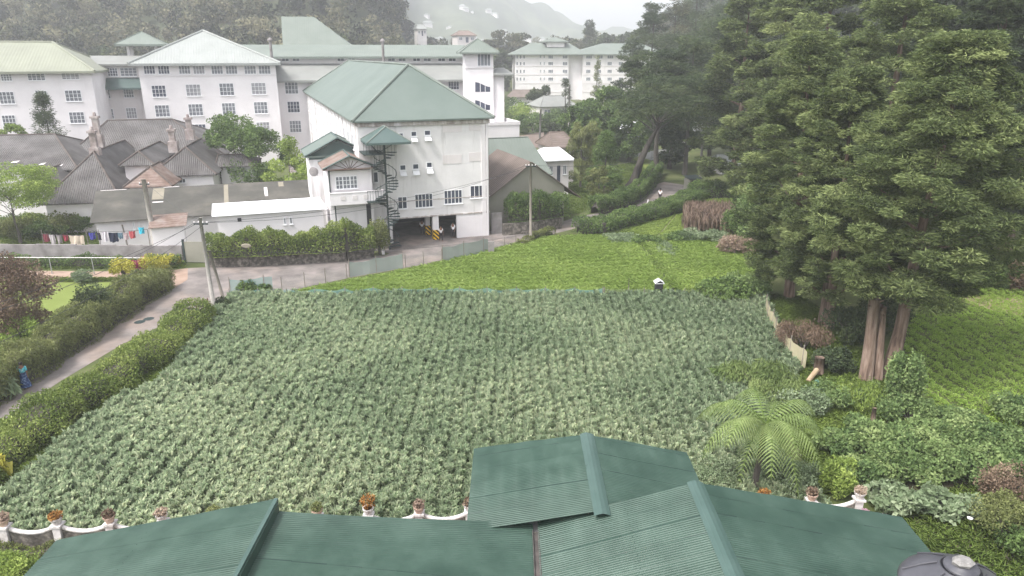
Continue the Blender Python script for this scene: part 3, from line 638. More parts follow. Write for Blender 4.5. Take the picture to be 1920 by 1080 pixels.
q = MB(); u0,z0,u1,z1 = GB.rect(fr, 688,377,699,412); q.fbox(fr, u0-.1, u1-.12, .4, zbal-.15, .003, .05); q.build('door', DARK, r)
q = MB(); q.tube([(.12, -.08, zE-.3), (.12, -.08, zbal+.8), (.45, -.2, zbal-.2), (.45, -.2, 0)], .06, 6); q.build('drain_pipe', IRON, r)

# ---- long mossy shed and white-roofed lean-to
so_ = at(168, 418, 64.5); SH = Bld('long_shed', so_, YAW, 'long low shed with a mossy grey sheet roof behind the washing line', 'shed'); r = SH.root; fr = SH.front(0)
L_, zl = SH.px(fr, 609, 389); zf = SH.px(fr, 168, 418)[1]; ze = (zf + zl)/2
q = MB(); q.poly([(0,0,ze),(L_,0,ze),(L_+.3,6.2,ze+1.9),(-.2,6.2,ze+1.9)]).poly([(0,0,ze-.08),(-.2,6.2,ze+1.82),(L_+.3,6.2,ze+1.82),(L_,0,ze-.08)]).poly([(0,0,ze-.08),(L_,0,ze-.08),(L_,0,ze),(0,0,ze)]).poly([(0,0,ze),(-.2,6.2,ze+1.9),(-.2,6.2,ze+1.82),(0,0,ze-.08)]).poly([(L_,0,ze),(L_,0,ze-.08),(L_+.3,6.2,ze+1.82),(L_+.3,6.2,ze+1.9)])
q.poly([(L_+.3,6.2,ze+1.9),(L_+.3,9.5,ze+.8),(-.2,9.5,ze+.8),(-.2,6.2,ze+1.9)])
ro = q.build('roof', SHED_ROOF, r)
q = MB(); q.box(.4, L_-.4, .5, 9.2, 0, ze-.12); q.poly([(L_-.4,.5,ze-.12),(L_-.4,9.2,ze-.12),(L_-.4,6.2,ze+1.7)]).poly([(.4,.5,ze-.12),(.4,6.2,ze+1.7),(.4,9.2,ze-.12)]); q.build('wall', WHITE_CLEAN, r)
PATCH = mat('pale_roof_patch', (.20,.18,.14), (.25,.225,.18), 1, .9)
def on_roof(u, t, dz=.02): return (u, 6.2*t, ze + 1.9*t + dz)
for (ua, ub, ta, tb_, m_) in ((.55,.57,.25,.97,PATCH),(.735,.75,.5,.8,CREAM),(.805,.83,.80,.96,PATCH),(.235,.285,.6,.97,PATCH),(.24,.285,.50,.525,CREAM),(.01,.12,.99,1.0,CREAM),(.28,.35,.99,1.0,CREAM)):
    q = MB(); a_, b_ = L_*ua, L_*ub; top = [on_roof(a_,ta),on_roof(b_,ta),on_roof(b_,tb_),on_roof(a_,tb_)]; q.poly(top); low = [(x, y, z-.025) for x, y, z in top]
    for k in range(4): q.poly([low[k], low[(k+1)%4], top[(k+1)%4], top[k]])
    q.build('roof_patch', m_, ro)
for x0,x1 in ((248,254),(259,264)): window(r, SH.front(.5), *SH.rect(SH.front(.5), x0,416,x1,430), cols=1, rows=1)
lo = at(400, 410, 63.5); LT = Bld('white_lean_to', lo, YAW, 'white building with a bright white metal roof standing behind the ivy wall', 'outbuilding'); r = LT.root; fr = LT.front(0)
L2, za = LT.px(fr, 613, 385); zf = LT.px(fr, 400, 410)[1]; z2 = (za+zf)/2
q = MB(); t_ = [(-.1,-.2,z2),(L2,-.2,z2),(L2-.4,2.9,z2+.55),(-.1,2.9,z2+.55)]; q.poly(t_)
lw = [(x,y,z-.07) for x,y,z in t_]; q.poly(lw[::-1])
for k in range(4): q.poly([lw[k], lw[(k+1)%4], t_[(k+1)%4], t_[k]])
q.build('roof', WHITE_ROOF, r); q = MB(); q.box(.3, L2-.4, .1, 2.5, 0, z2-.12); q.build('wall', WHITE_CLEAN, r)
f3 = LT.front(.1)
for a in ((531,408,537,421),(542,407,549,420)): window(r, f3, *LT.rect(f3, *a), cols=1, rows=1)
q = MB(); q.fbox(f3, *[LT.rect(f3,445,409,453,415)[i] for i in (0,2,1,3)], .002, .04); q.build('vent', DARK, r)
ro_ = at(277, 424, 62.5); RC = Bld('rusty_canopy_store', ro_, YAW, 'little white store with a rusty pink sheet roof behind the leaning pole', 'outbuilding')
Lc = RC.px(RC.front(0), 349, 419)[0]; zc = RC.px(RC.front(0), 310, 424)[1]
q = MB(); q.poly([(0,0,zc-.1),(Lc,0,zc-.05),(Lc+.1,1.9,zc+.75),(.1,1.9,zc+.7)]).poly([(0,0,zc-.16),(.1,1.9,zc+.64),(Lc+.1,1.9,zc+.69),(Lc,0,zc-.11)]).poly([(0,0,zc-.16),(Lc,0,zc-.11),(Lc,0,zc-.05),(0,0,zc-.1)]); q.build('roof', RUST_ROOF, RC.root)
q = MB(); q.box(.2, Lc-.3, .25, 1.8, 0, zc-.14); q.build('wall', WHITE_CLEAN, RC.root)

# ---- old cottage group with corrugated hips and chimneys
CY = R(12); co = at(185, 390, 72); CT = Bld('old_cottage', co, CY, 'rambling old cottage with many corrugated brown grey hipped roofs and sooty chimneys', 'cottage'); r = CT.root
def cl(px, py, Y): p_ = at(px, py, Y); u, v = CT.l(p_[0], p_[1]); return u, v, p_[2]
def wing(nm, A, EL, ER, back, ze, hip, zr, walls=True, ax='v'):
    pass
def cwing(u0, u1, v0, v1, ze, zr, hn, hf, ax='v', m=None, nm='roof'):
    o = hip_roof(r, nm, m or (ASBESTOS_X, ASBESTOS_Y), u0, u1, v0, v1, ze, zr, hn, hf, ax, caps=RIDGE_M, cap_r=.1, th=.12)
    q = MB(); q.box(u0+.5, u1-.5, v0+.5, v1-.5, 0, ze-.1); q.build('wall', WHITE_CLEAN, r); return o
cwing(-6.2, 1.7, 1.9, 20, 3.3, 7.7, 6.4, 0)
cwing(-.1, 3.7, 8.6, 20, 6.1, 7.45, 1.5, 0)
cwing(3.1, 10.2, 8.0, 20, 4.9, 7.7, 3.0, 0)
cwing(-9, 9.5, 17.5, 36, 5.6, 9.6, 3.2, 7.4, 'u')
cwing(-34, -5, 11, 29, 5.5, 8.6, 0, 5, 'u')
cwing(9.4, 14, 12, 18, 5.2, 6.2, 0, 2, 'u')
cwing(1.5, 6.4, 3.6, 9.5, 4.5, 6.3, 2.2, 0, m=RUST_ROOF)
cwing(-9.5, -5.0, 6, 13, 4.5, 5.9, 1.8, 0)
for px_, yb, yt, Y in ((186, 268, 216, 85), (325, 272, 240, 84), (356, 250, 219, 93), (180, 290, 243, 80.5)):
    a = at(px_, yb, Y); b = at(px_, yt, Y); u, v = CT.l(a[0], a[1]); z0, z1 = a[2] - .8, b[2]; q = MB(); s_ = .5
    q.box(u-s_, u+s_, v-s_, v+s_, z0, z0+(z1-z0)*.45); q.box(u-s_*.62, u+s_*.62, v-s_*.62, v+s_*.62, z0+(z1-z0)*.45, z1-.35); q.box(u-s_*.9, u+s_*.9, v-s_*.9, v+s_*.9, z1-.35, z1-.1)
    q.lathe((u, v, z1-.1), [(.16, 0), (.2, .1), (.15, .42)], 8); q.build('chimney', CHIM, r)
f4 = CT.front(8.5)
window(r, f4, *CT.rect(f4, 329,335,349,343), cols=3, rows=1)
for a, m_ in (((20,303,31,310), CREAM), ((70,298,79,302), CREAM), ((106,296,112,300), CREAM)):
    c = at(a[0], a[3], 82); u, v = CT.l(c[0], c[1]); zz = 5.5 + (v - 11) * 3.1 / 9 ; wv_ = (a[2]-a[0]) / 1350 * 82; q = MB()
    q.poly([(u, v, zz+.05), (u+wv_, v, zz+.05), (u+wv_*1.3, v+.5, zz+.22), (u+.3, v+.35, zz+.17)]); q.build('torn_roof_patch', m_, r)

# ---- hotel wings
def rows_of(bl, fr, boxes, cols=4, rows=3, gm=None, **k):
    for a in boxes: window(bl.root, fr, *bl.rect(fr, *a), cols=cols, rows=rows, gm=gm or random.choice((GLASS, GLASS, GLASS_D, GLASS_L)), **k)
HY = R(19.6)
o_ = at(258, 122, 114); HM = Bld('hotel_centre_wing', o_, HY, 'white hotel wing with many small paned windows under a broad pale pointed hipped roof', 'hotel', 'wings of the hotel behind the cottage'); r = HM.root; fr = HM.front(0)
ze = HM.px(fr, 258, 119)[1]; wu = HM.px(fr, 516, 119)[0]; q = MB(); q.box(0, wu, 0, 34, 0, ze-.1)
q.build('wall', WHITE_CLEAN, r)
fm = HM.front(17); pk = HM.px(HM.front(12), 381, 58)[1]
hip_roof(r, 'roof', PALE_ROOF, -1.2, wu+.8, -1, 35, ze, pk, 12, 12, 'v', caps=PALE_ROOF, cap_r=.18, th=.35, rc=HM.px(HM.front(12), 381, 58)[0])
q = MB(); q.fbox(fr, -.05, wu+.05, HM.px(fr, 300, 142)[1]-.1, HM.px(fr, 300, 142)[1], .002, .08); q.build('cornice', WHITE, r)
b_ = []
for x in (268, 334, 395, 457): b_ += [(x, 123, x+24, 139), (x+27, 123, x+51, 139)]
rows_of(HM, fr, b_, 4, 2)
rows_of(HM, fr, [(283,160,313,182),(347,158,378,180),(410,156,440,179),(470,155,500,177),(289,197,320,219),(352,195,382,217),(415,193,443,215),(475,191,503,213),(296,235,326,256),(358,233,388,254),(420,231,449,252),(480,229,507,250)], 4, 3)
o_ = at(-90, 140, 99); HL = Bld('hotel_left_wing', o_, HY, 'white hotel wing at the left edge with a long yellow green roof', 'hotel', 'wings of the hotel behind the cottage'); r = HL.root; fr = HL.front(0)
wu = HL.px(fr, 172, 140)[0]; ze = HL.px(fr, 172, 133)[1]; q = MB(); q.box(0, wu, 0, 20, 0, ze-.1); q.build('wall', WHITE_CLEAN, r)
rd = HL.px(HL.front(9), 98, 79)
hip_roof(r, 'roof', LIME_ROOF, -1, wu+.6, -.9, 19, ze, rd[1], 0, wu+.6-rd[0], 'u', caps=LIME_ROOF, cap_r=.15, th=.3)
fw_ = MBd.yaw
rows_of(HL, fr, [(-60,142,-25,155),(0,139,24,152),(50,137,86,151),(114,136,150,149),(-62,176,-28,198),(-4,172,30,195),(65,170,92,192),(120,169,155,190),(-58,220,-25,240),(2,216,32,236),(66,213,98,233),(128,210,161,231)], 4, 3)
wl_ = HL.px(fr, 172, 140)[0]
q = MB(); q.fbox(fr, wl_-1.1, wl_-.05, 0, ze-.2, .003, .15); q.build('pilaster', WHITE, r)
o_ = at(172, 150, 114); HK = Bld('hotel_link_block', o_, HY, 'low recessed hotel block with a dark green awning roof joining the two white wings', 'hotel', 'wings of the hotel behind the cottage'); r = HK.root; fr = HK.front(0)
wu = HK.px(fr, 285, 150)[0]; zt_ = HK.px(fr, 200, 120)[1]; q = MB(); q.box(-2, wu, 0, 12, 0, zt_); q.build('wall', CREAM, r)
hip_roof(r, 'roof', GREY_ROOF, -2.5, wu, -.8, 10, zt_, zt_+1.2, 0, 0, 'u', th=.25)
za, zb_ = HK.px(fr, 200, 146)[1], HK.px(HK.front(-2), 200, 165)[1]; ua, ub = HK.px(fr, 172, 146)[0], HK.px(fr, 274, 146)[0]
q = MB(); q.poly([(ua,-2,zb_),(ub+.6,-2,zb_),(ub,-.003,za),(ua,-.003,za)]).poly([(ua,-2,zb_-.3),(ua,-.003,za-.3),(ub,-.003,za-.3),(ub+.6,-2,zb_-.3)]).poly([(ua,-2,zb_-.3),(ub+.6,-2,zb_-.3),(ub+.6,-2,zb_),(ua,-2,zb_)]); q.build('awning', DKGREEN_ROOF, r)
rows_of(HK, fr, [(177,127,198,143),(200,127,222,143),(224,127,258,143),(186,167,208,185),(230,165,252,183),(191,204,215,223),(235,202,258,222)], 4, 3)
c = at(213, 84, 122); c2 = at(301, 82, 122); ap = at(256, 60, 125); PV = Bld('rooftop_pavilion', ((c[0]+c2[0])/2, 124), HY, 'small open roof pavilion with a pyramid green roof on white posts between the hotel wings', 'pavilion'); PV.root.location.z = 0
hw = (c2[0]-c[0])/2*.98; q = MB(); zE_ = (c[2]+c2[2])/2
hip_roof(PV.root, 'roof', GREEN_ROOF, -hw, hw, -hw, hw, zE_, ap[2], hw*.98, hw*.98, 'v', th=.3, caps=GREEN_ROOF, cap_r=.08)
for sx in (-1, 1):
    for sy in (-1, 1): q = MB(); q.box(sx*hw*.55-.22, sx*hw*.55+.22, sy*hw*.55-.22, sy*hw*.55+.22, 0, zE_-.1); q.build('post', WHITE_CLEAN, PV.root)
# long rear wing
RY = R(9); o_ = at(517, 150, 124); HR = Bld('hotel_rear_wing', o_, RY, 'long rear hotel wing with two roof tiers and a steep roof behind', 'hotel', 'wings of the hotel behind the cottage'); r = HR.root; fr = HR.front(0)
u1 = HR.px(fr, 886, 150)[0]; u0 = -9
ze = HR.px(HR.front(-1), 700, 150)[1] + .0; fc = HR.front(5); zc0 = HR.px(fc, 700, 119)[1]; zc1 = HR.px(fc, 700, 107)[1]; zr = HR.px(HR.front(13), 700, 84)[1]
q = MB(); q.box(u0, u1, 0, 5, 0, ze); q.box(u0, u1-.5, 5.002, 20, 0, zc1); q.build('wall', WHITE_CLEAN, r)
q = MB()
for zz in (0,): q.poly([(u0,-1.2,ze),(u1+.8,-1.2,ze),(u1-1.5,4.99,zc0),(u0,4.99,zc0)]).poly([(u0,-1.2,ze-.35),(u0,4.99,ze-.35),(u1+.8,4.99,ze-.35),(u1+.8,-1.2,ze-.35)]).poly([(u0,-1.2,ze-.35),(u1+.8,-1.2,ze-.35),(u1+.8,-1.2,ze),(u0,-1.2,ze)]).poly([(u1+.8,-1.2,ze-.35),(u1+.8,4.99,ze-.35),(u1-1.5,4.99,zc0),(u1+.8,-1.2,ze)])
q.build('lower_roof', GREY_ROOF, r)
q = MB(); q.poly([(u0-1,3.8,zc1+.1),(u1,3.8,zc1+.1),(u1,13,zr),(u0-1,13,zr)]).poly([(u1,22,zc1+.1),(u0-1,22,zc1+.1),(u0-1,13,zr),(u1,13,zr)]).poly([(u0-1,3.8,zc1-.25),(u1,3.8,zc1-.25),(u1,3.8,zc1+.1),(u0-1,3.8,zc1+.1)]).poly([(u0-1,22,zc1-.25),(u1,22,zc1-.25),(u1,3.8,zc1-.25),(u0-1,3.8,zc1-.25)]).poly([(u1,3.8,zc1-.25),(u1,22,zc1-.25),(u1,22,zc1+.1),(u1,13,zr),(u1,3.8,zc1+.1)]); q.build('upper_roof', GREEN_ROOF, r)
rows_of(HR, fc, [(a, 108.5, a+14, 115) for a in (528,548,632,652,727,747,774,794,821,841)], 2, 1)
rows_of(HR, fr, [(533,153,560,176),(538,190,563,211),(542,226,566,248),(840,149,861,168),(878,149,884,162),(878,178,884,190)], 4, 3)
# steep roof
fs = HR.front(20); a = HR.px(fs, 527, 31); b = HR.px(fs, 588, 31); c = HR.px(fs, 668, 86); d = HR.px(fs, 538, 86)
q = MB(); zt_, zb_ = a[1], c[1]-2; q.poly([(d[0],14,zb_),(c[0]+2,14,zb_),(b[0],20,zt_),(a[0],20,zt_)]).poly([(c[0]+2,14,zb_),(c[0]+2,26,zb_),(b[0],20,zt_)]).poly([(c[0]+2,26,zb_),(d[0],26,zb_),(a[0],20,zt_),(b[0],20,zt_)]).poly([(d[0],26,zb_),(d[0],14,zb_),(a[0],20,zt_)]).poly([(d[0],14,zb_),(d[0],26,zb_),(c[0]+2,26,zb_),(c[0]+2,14,zb_)])
q.build('steep_roof', GREEN_ROOF, r)
for x, y0, y1, v in ((510,112,74,-1.5), (719,112,76,3)):
    ff = HR.front(v); uu, zz0 = HR.px(ff, x, y0); zz1 = HR.px(ff, x, y1)[1]; q = MB(); q.tube([(uu, v, zz0-4), (uu, v, zz1-.2)], .22, 10); q.lathe((uu, v, zz1-.25), [(.24, 0), (.42, .05), (.42, .25), (.05, .6)], 10); q.build('flue', CONC, r)
q = MB(); u_ = HR.px(fr, 521, 200)[0]; q.fbox(fr, u_-.15, u_+.15, 0, ze, .003, .25); q.build('downpipe', CREAM, r)
# tower
o_ = at(872, 100, 117); TW = Bld('hotel_stair_tower', o_, RY, 'square white stair tower with pyramid green roof and tall glazed top floor', 'tower', 'wings of the hotel behind the cottage'); r = TW.root; fr = TW.front(0)
tw = TW.px(fr, 925, 120)[0]; zt_ = TW.px(fr, 900, 98)[1]; ap = TW.px(TW.front(3), 899, 73)[1]; q = MB(); q.box(0, tw, 0, tw, 0, zt_); u2 = TW.px(fr, 946, 160)[0]; z2_ = TW.px(fr, 940, 139)[1]
q.box(tw+.002, u2, .4, 8, 0, z2_); q.build('wall', WHITE_CLEAN, r)
hip_roof(r, 'roof', GREEN_ROOF, -.9, tw+.9, -.9, tw+.9, zt_-.02, ap, (tw+1.8)/2*.97, (tw+1.8)/2*.97, 'v', caps=GREEN_ROOF, cap_r=.08, th=.25)
hip_roof(r, 'side_roof', GREY_ROOF, tw+.01, u2+1.5, -.6, 8.4, z2_, z2_+.9, 1, 1, 'u', th=.2)
window(r, fr, *TW.rect(fr, 895,101,920,124), cols=4, rows=1)
for y in (154, 188):
    u0, z0, u1_, z1 = TW.rect(fr, 891, y, 919, y+18); q = MB(); n_ = 8; pts = [(u0, z0), (u1_, z0), (u1_, z0+(z1-z0)*.5)] + [(u1_+(u0-u1_)*t, z0+(z1-z0)*(.5+.5*float(smooth(t)))) for t in np.linspace(.1, 1, 8)]
    q.poly([(a, -.03, b) for a, b in pts]); o = q.build('stair_window', GLASS_D, r)
    q = MB()
    for k in (1, 2): c = u0+(u1_-u0)*k/3; q.fbox(fr, c-.04, c+.04, z0, z0+(z1-z0)*(.9 if k == 1 else .6), .03, .06)
    q.build('mullion', FRAME, o)
q = MB(); q.fbox(fr, -.03, tw+.03, TW.px(fr, 900, 128)[1], TW.px(fr, 900, 127)[1]+.1, .002, .1); q.build('cornice', WHITE, r)
# far hotel
o_ = at(966, 101, 296); FH = Bld('far_hotel', o_, R(4), 'distant long white hotel with grey green hipped roofs seen through the haze between the trees', 'hotel'); r = FH.root; fr = FH.front(0)
X = lambda x: FH.px(fr, x, 130)[0]; ze = FH.px(fr, 1000, 101.5)[1]; f_b = FH.front(-3)
q = MB(); q.box(0, X(1066), 0, 16, 0, ze-.1); q.box(X(1066)+.01, X(1091), 1.5, 16, 0, ze-.1); q.box(X(1091)+.01, X(1236), -2, 16, 0, ze-.1); q.build('wall', WHITE_CLEAN, r)
zr = ze + 4.2; hip_roof(r, 'roof', GREEN_ROOF, -2, X(1100), -1.5, 17.5, ze, zr, 9, 6, 'u', th=.4)
hip_roof(r, 'roof', GREEN_ROOF, X(1068), X(1244), -3.5, 17.4, ze+.03, zr-.1, 14, 8, 'u', th=.4)
cu0, cu1 = X(1020), X(1067); hip_roof(r, 'cupola_roof', GREEN_ROOF, cu0, cu1, 3, 12, zr+.6, zr+2.4, 4.4, 4.4, 'v', th=.4); q = MB(); q.box(cu0+1.5, cu1-1.5, 4, 11, zr-1.5, zr+.6); q.build('cupola_wall', WHITE, r)
yy = (103.5, 116, 130.5, 145)
for y in yy:
    rows_of(FH, fr, [(x, y, x+3.2, y+6.5) for x in (968, 974.5, 981)], 1, 1, gm=GLASS)
    rows_of(FH, fr, [(x, y, x+9, y+6.5) for x in (1028, 1055)] + [(1012, y, 1015, y+6), (1019, y, 1022, y+6)], 3, 1, gm=GLASS)
    fb = FH.front(-2); rows_of(FH, fb, [(x, y, x+(11 if y < 104 else 8), y+6.5) for x in (1099, 1119, 1139, 1160, 1180, 1200, 1220)], 3, 1, gm=GLASS)
q = MB()
for zq in (3.3, 6.6, 9.9, 13.1): q.fbox(FH.front(-2), X(1091)+.1, X(1236), zq, zq+.18, .003, .12); q.fbox(fr, .1, X(1066)-.1, zq, zq+.18, .003, .12)
q.build('string_course', CREAM, r)
o_ = at(957, 180, 240); LG = Bld('lodge', o_, R(4), 'small white framed lodge with a brown roof below the distant hotel', 'house'); q = MB()
for i in range(6): q.box(i*1.9, i*1.9+.25, 0, .25, 0, 4.2)
q.box(-.1, 9.9, -.02, .27, 4.2, 4.6); q.box(-.1, 9.9, -.02, .27, 1.8, 2.1); q.build('frame', WHITE, LG.root); q = MB(); q.box(.1, 9.6, .3, 6, 0, 4.4); q.build('wall', CREAM, LG.root)
hip_roof(LG.root, 'roof', BROWN_ROOF, -.8, 12, -.8, 7, 4.6, 6.8, 2, 2, 'u')

# ---- buildings right of the white one
o_ = g(931, 430); RS = Bld('olive_gable_shed', o_, YAW, 'olive grey gabled shed with a brown tin roof beside the white building', 'shed'); r = RS.root; fr = RS.front(0)
w1 = RS.px(fr, 1057, 400)[0]; ua, za = RS.px(fr, 996, 303); zr_ = RS.px(fr, 1057, 348)[1]; sl_ = (za-zr_)/(w1-ua); zl_ = za - sl_*(ua+1.2); ur = w1+1.9; D_ = 11
q = MB(); q.box(-1.2, w1, 0, D_, 0, min(zl_, zr_)-.12); zz = min(zl_, zr_)-.12; q.poly([(-1.2, 0, zz), (w1, 0, zz), (w1, 0, zr_-.12), (ua, 0, za-.12), (-1.2, 0, zl_-.12)]); q.poly([(w1, D_, zz), (-1.2, D_, zz), (-1.2, D_, zl_-.12), (ua, D_, za-.12), (w1, D_, zr_-.12)]); q.build('wall', OLIVE, r)
q = MB()
for A, B in (((-1.7, zl_-.5*sl_), (ua, za)), ((ua, za), (ur, zr_-1.9*sl_))):
    q.poly([(A[0],-.35,A[1]),(B[0],-.35,B[1]),(B[0],D_+.4,B[1]),(A[0],D_+.4,A[1])]); q.poly([(A[0],-.35,A[1]-.1),(A[0],D_+.4,A[1]-.1),(B[0],D_+.4,B[1]-.1),(B[0],-.35,B[1]-.1)]); q.poly([(A[0],-.35,A[1]-.1),(B[0],-.35,B[1]-.1),(B[0],-.35,B[1]),(A[0],-.35,A[1])])
q.build('roof', BROWN_ROOF, r)
q = MB(); q.fbox(fr, w1*.12, w1-.1, zr_-.9, zr_-.85, .002, .03); q.build('string_course', OLIVE, r)
o_ = at(915, 300, 88); GS = Bld('green_roof_store', o_, YAW, 'store with a green hipped roof showing above the brown roofed olive shed', 'shed'); r = GS.root; f5 = GS.front(4.5)
u1_, z1_ = GS.px(f5, 989, 257); ue, zee = GS.px(GS.front(0), 1036, 326)
hip_roof(r, 'roof', DKGREEN_ROOF if False else GREEN_ROOF, -6, ue, 0, 9, zee, z1_, 0, ue-u1_, 'u', caps=GREEN_ROOF, cap_r=.08); q = MB(); q.box(-5.5, ue-.6, .5, 8.5, 0, max(.3, zee-.12)); q.build('wall', CREAM, r)
o_ = at(925, 258, 112); FB = Bld('flat_white_block', o_, YAW, 'flat topped white block with a parapet just right of the big green roof', 'building'); ub, _ = FB.px(FB.front(0), 974, 250); zt_ = FB.px(FB.front(0), 950, 232)[1]
q = MB(); q.box(-3, ub, 0, 9, 0, zt_-.2); q.build('wall', WHITE_CLEAN, FB.root); q = MB(); q.box(-3.1, ub+.1, -.1, .12, zt_-.2, zt_+.3); q.box(ub-.12, ub+.1, .121, 9.1, zt_-.2, zt_+.3); q.build('parapet', WHITE, FB.root)
def bungalow(name, x0, x1, yb, yt, Y, roofm, wallm, label, rise=1.4, d=7, yaw=YAW, group=None):
    a = at(x0, yb, Y); bl = Bld(name, a, yaw, label, 'house', group); u = bl.px(bl.front(0), x1, yb)[0]; ze = bl.px(bl.front(0), x0, yt)[1]
    z0 = float(hgt(a[0], a[1])) - .5 if Y > 110 else 0
    q = MB(); q.box(0, u, 0, d, z0, ze-.1); q.build('wall', wallm, bl.root)
    hip_roof(bl.root, 'roof', roofm, -.5, u+.5, -.5, d+.5, ze, ze+rise, min(d/2, u*.3), min(d/2, u*.3), 'u', caps=roofm, cap_r=.08)
    f_ = bl.front(0); q = MB(); q.fbox(f_, u*.15, u*.25, max(z0, 0)+.02, ze-1.0, .002, .05) if False else q.fbox(f_, u*.45, u*.6, max(z0, ze-3), ze-.8, .002, .05); q.build('door', GLASS_D, bl.root)
    for k in (.08, .72): window(bl.root, f_, u*k, ze-2, u*(k+.18), ze-.8, 2, 1)
    return bl
bungalow('pale_bungalow', 1026, 1066, 330, 300, 94, WHITE_ROOF, CREAM, 'small pale house with a white sheet roof beyond the green roofed store', 1.2, 5)
bungalow('pink_bungalow', 1040, 1076, 295, 276, 104, BROWN_ROOF, CREAM, 'pinkish walled bungalow with brown roof at the edge of the ploughed field', 1.8, 6)
bungalow('valley_house', 1190, 1250, 262, 246, 150, WHITE_ROOF, WHITE, 'white house glimpsed behind the forked dark tree', 2, 8)
bungalow('valley_house', 1280, 1335, 262, 246, 150, WHITE_ROOF, WHITE, 'white house glimpsed between the dark crowns right of the forked tree', 2, 8)
bungalow('valley_house', 1222, 1300, 322, 304, 128, GREY_ROOF, WHITE, 'low pale building beyond the road bend under the trees', 1.5, 8)
bungalow('roadside_hut', 1350, 1384, 330, 309, 112, PALE_ROOF, CREAM, 'small hut with a blue grey roof and white post beyond the road', 1.2, 4)
bungalow('hillside_house', 1015, 1080, 214, 200, 190, GREY_ROOF, CREAM, 'low grey roofed house behind the narrow dark cypress below the far hotel', 2.4, 9)
bungalow('hillside_villa', 858, 892, 76, 66, 330, RUST_ROOF, CREAM, 'tiny orange roofed villa among the trees above the stair tower', 2, 9)
bungalow('hillside_villa', 783, 800, 64, 54, 340, PALE_ROOF, WHITE, 'tiny pale villa among the trees above the rear hotel roof', 2, 7)

# ---- near bungalow with the dark green corrugated roofs
def ribbed(x_hi, x_lo, y0, y1, z_hi, z_lo, y1_hi=None, pitch=.095, amp=.014, lap=.76, screws=()):
    """corrugated slope: ribs run down the slope (x), waves along y, sheets lapped every `lap` metres"""
    y1h = y1 if y1_hi is None else y1_hi; nx = 9; ny = int((y1-y0)/(pitch/6)); V = []; F = []; M_ = []
    zf = lambda f, y: z_hi + (z_lo-z_hi)*f + .010*math.sin(y*1.7+f*5) + (.008 if f < .5 else 0)
    for j in range(ny+1):
        t = j/ny
        for i in range(nx):
            f = i/(nx-1); y = y0 + t * ((y1h + (y1 - y1h)*f) - y0); ph = (y-y0)/lap
            V.append((x_hi + (x_lo-x_hi)*f, y, zf(f, y) + amp*math.sin(2*math.pi*y/pitch) + .022*(ph % 1)))
    for j in range(ny):
        for i in range(nx-1):
            a = V[j*nx+i][1]; b = V[(j+1)*nx+i][1]; k = int((b-y0)/lap)
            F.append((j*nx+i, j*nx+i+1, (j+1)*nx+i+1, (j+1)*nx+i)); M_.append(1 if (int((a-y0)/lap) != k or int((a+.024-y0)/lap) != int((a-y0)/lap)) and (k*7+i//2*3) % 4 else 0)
    for f in screws:
        y = y0+.2
        while y < min(y1, y1h)-.2:
            x = x_hi+(x_lo-x_hi)*f+.012*math.sin(y*9); z = zf(f, y)+.03; b = len(V); s_ = .011
            V += [(x-s_, y-s_, z), (x+s_, y-s_, z), (x+s_, y+s_, z), (x-s_, y+s_, z), (x, y, z+.012)]; F += [(b, b+1, b+4), (b+1, b+2, b+4), (b+2, b+3, b+4), (b+3, b, b+4)]; M_ += [1]*4; y += pitch*3
    return V, F, M_
NROOF = mat('dark_green_corrugated', (.018,.044,.032), [(.028,.059,.044), (.040,.075,.058)], .8, .5, spec=.4, stain=((.065,.10,.088), (.22,2.4,.3), .56, .22))
NROOF2 = mat('pale_green_ridge_cap', (.036,.072,.062), (.050,.090,.079), .9, .45, spec=.5)
NH = thing('green_roofed_bungalow', (0, 0, 0), 'low house with dark green corrugated gable roofs filling the bottom of the view', 'house'); NHr = NH
SEAM = mat('lap_shadow_and_dirt', (.018,.035,.032), rough=.7)  # shadow line and dirt at the sheet laps, painted dark; screw heads share it
def nroof(*a, **k):
    V, F, M_ = ribbed(*a, **k); me = bpy.data.meshes.new('roof_slope'); me.from_pydata(V, [], F); me.polygons.foreach_set('use_smooth', [True]*len(F)); me.update()
    if me.polygons[0].normal.z < 0: me.flip_normals()
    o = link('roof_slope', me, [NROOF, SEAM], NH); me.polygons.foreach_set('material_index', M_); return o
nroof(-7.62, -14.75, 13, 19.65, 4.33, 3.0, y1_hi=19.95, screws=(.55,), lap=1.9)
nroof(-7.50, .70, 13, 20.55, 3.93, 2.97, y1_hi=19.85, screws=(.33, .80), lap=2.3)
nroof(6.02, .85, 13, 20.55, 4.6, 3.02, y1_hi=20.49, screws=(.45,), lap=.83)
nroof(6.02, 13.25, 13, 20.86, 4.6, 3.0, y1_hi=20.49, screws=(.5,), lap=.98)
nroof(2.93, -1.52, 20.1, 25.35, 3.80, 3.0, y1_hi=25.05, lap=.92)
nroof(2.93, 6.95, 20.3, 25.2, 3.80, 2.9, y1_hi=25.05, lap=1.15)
def capm(path, w_, m, nm):
    q = MB(); (x0, y0, z0), (x1, y1, z1) = path; n_ = 14
    P = [[(x0+(x1-x0)*t + k*w_, y0+(y1-y0)*t, z0+(z1-z0)*t - abs(k)**1.5*w_*.30 + .035 + .006*math.sin(t*40+k*3)) for k in (-1,-.5,0,.5,1)] for t in np.linspace(0, 1, n_)]
    for i in range(n_-1):
        for k in range(4): q.poly([P[i][k], P[i][k+1], P[i+1][k+1], P[i+1][k]])
    q.build(nm, m, NH, smooth=True)
capm(((6.02, 13, 4.62), (6.02, 20.55, 4.62)), .27, NROOF2, 'ridge_cap')
capm(((2.93, 19.85, 3.83), (2.93, 25.1, 3.83)), .27, NROOF2, 'ridge_cap')
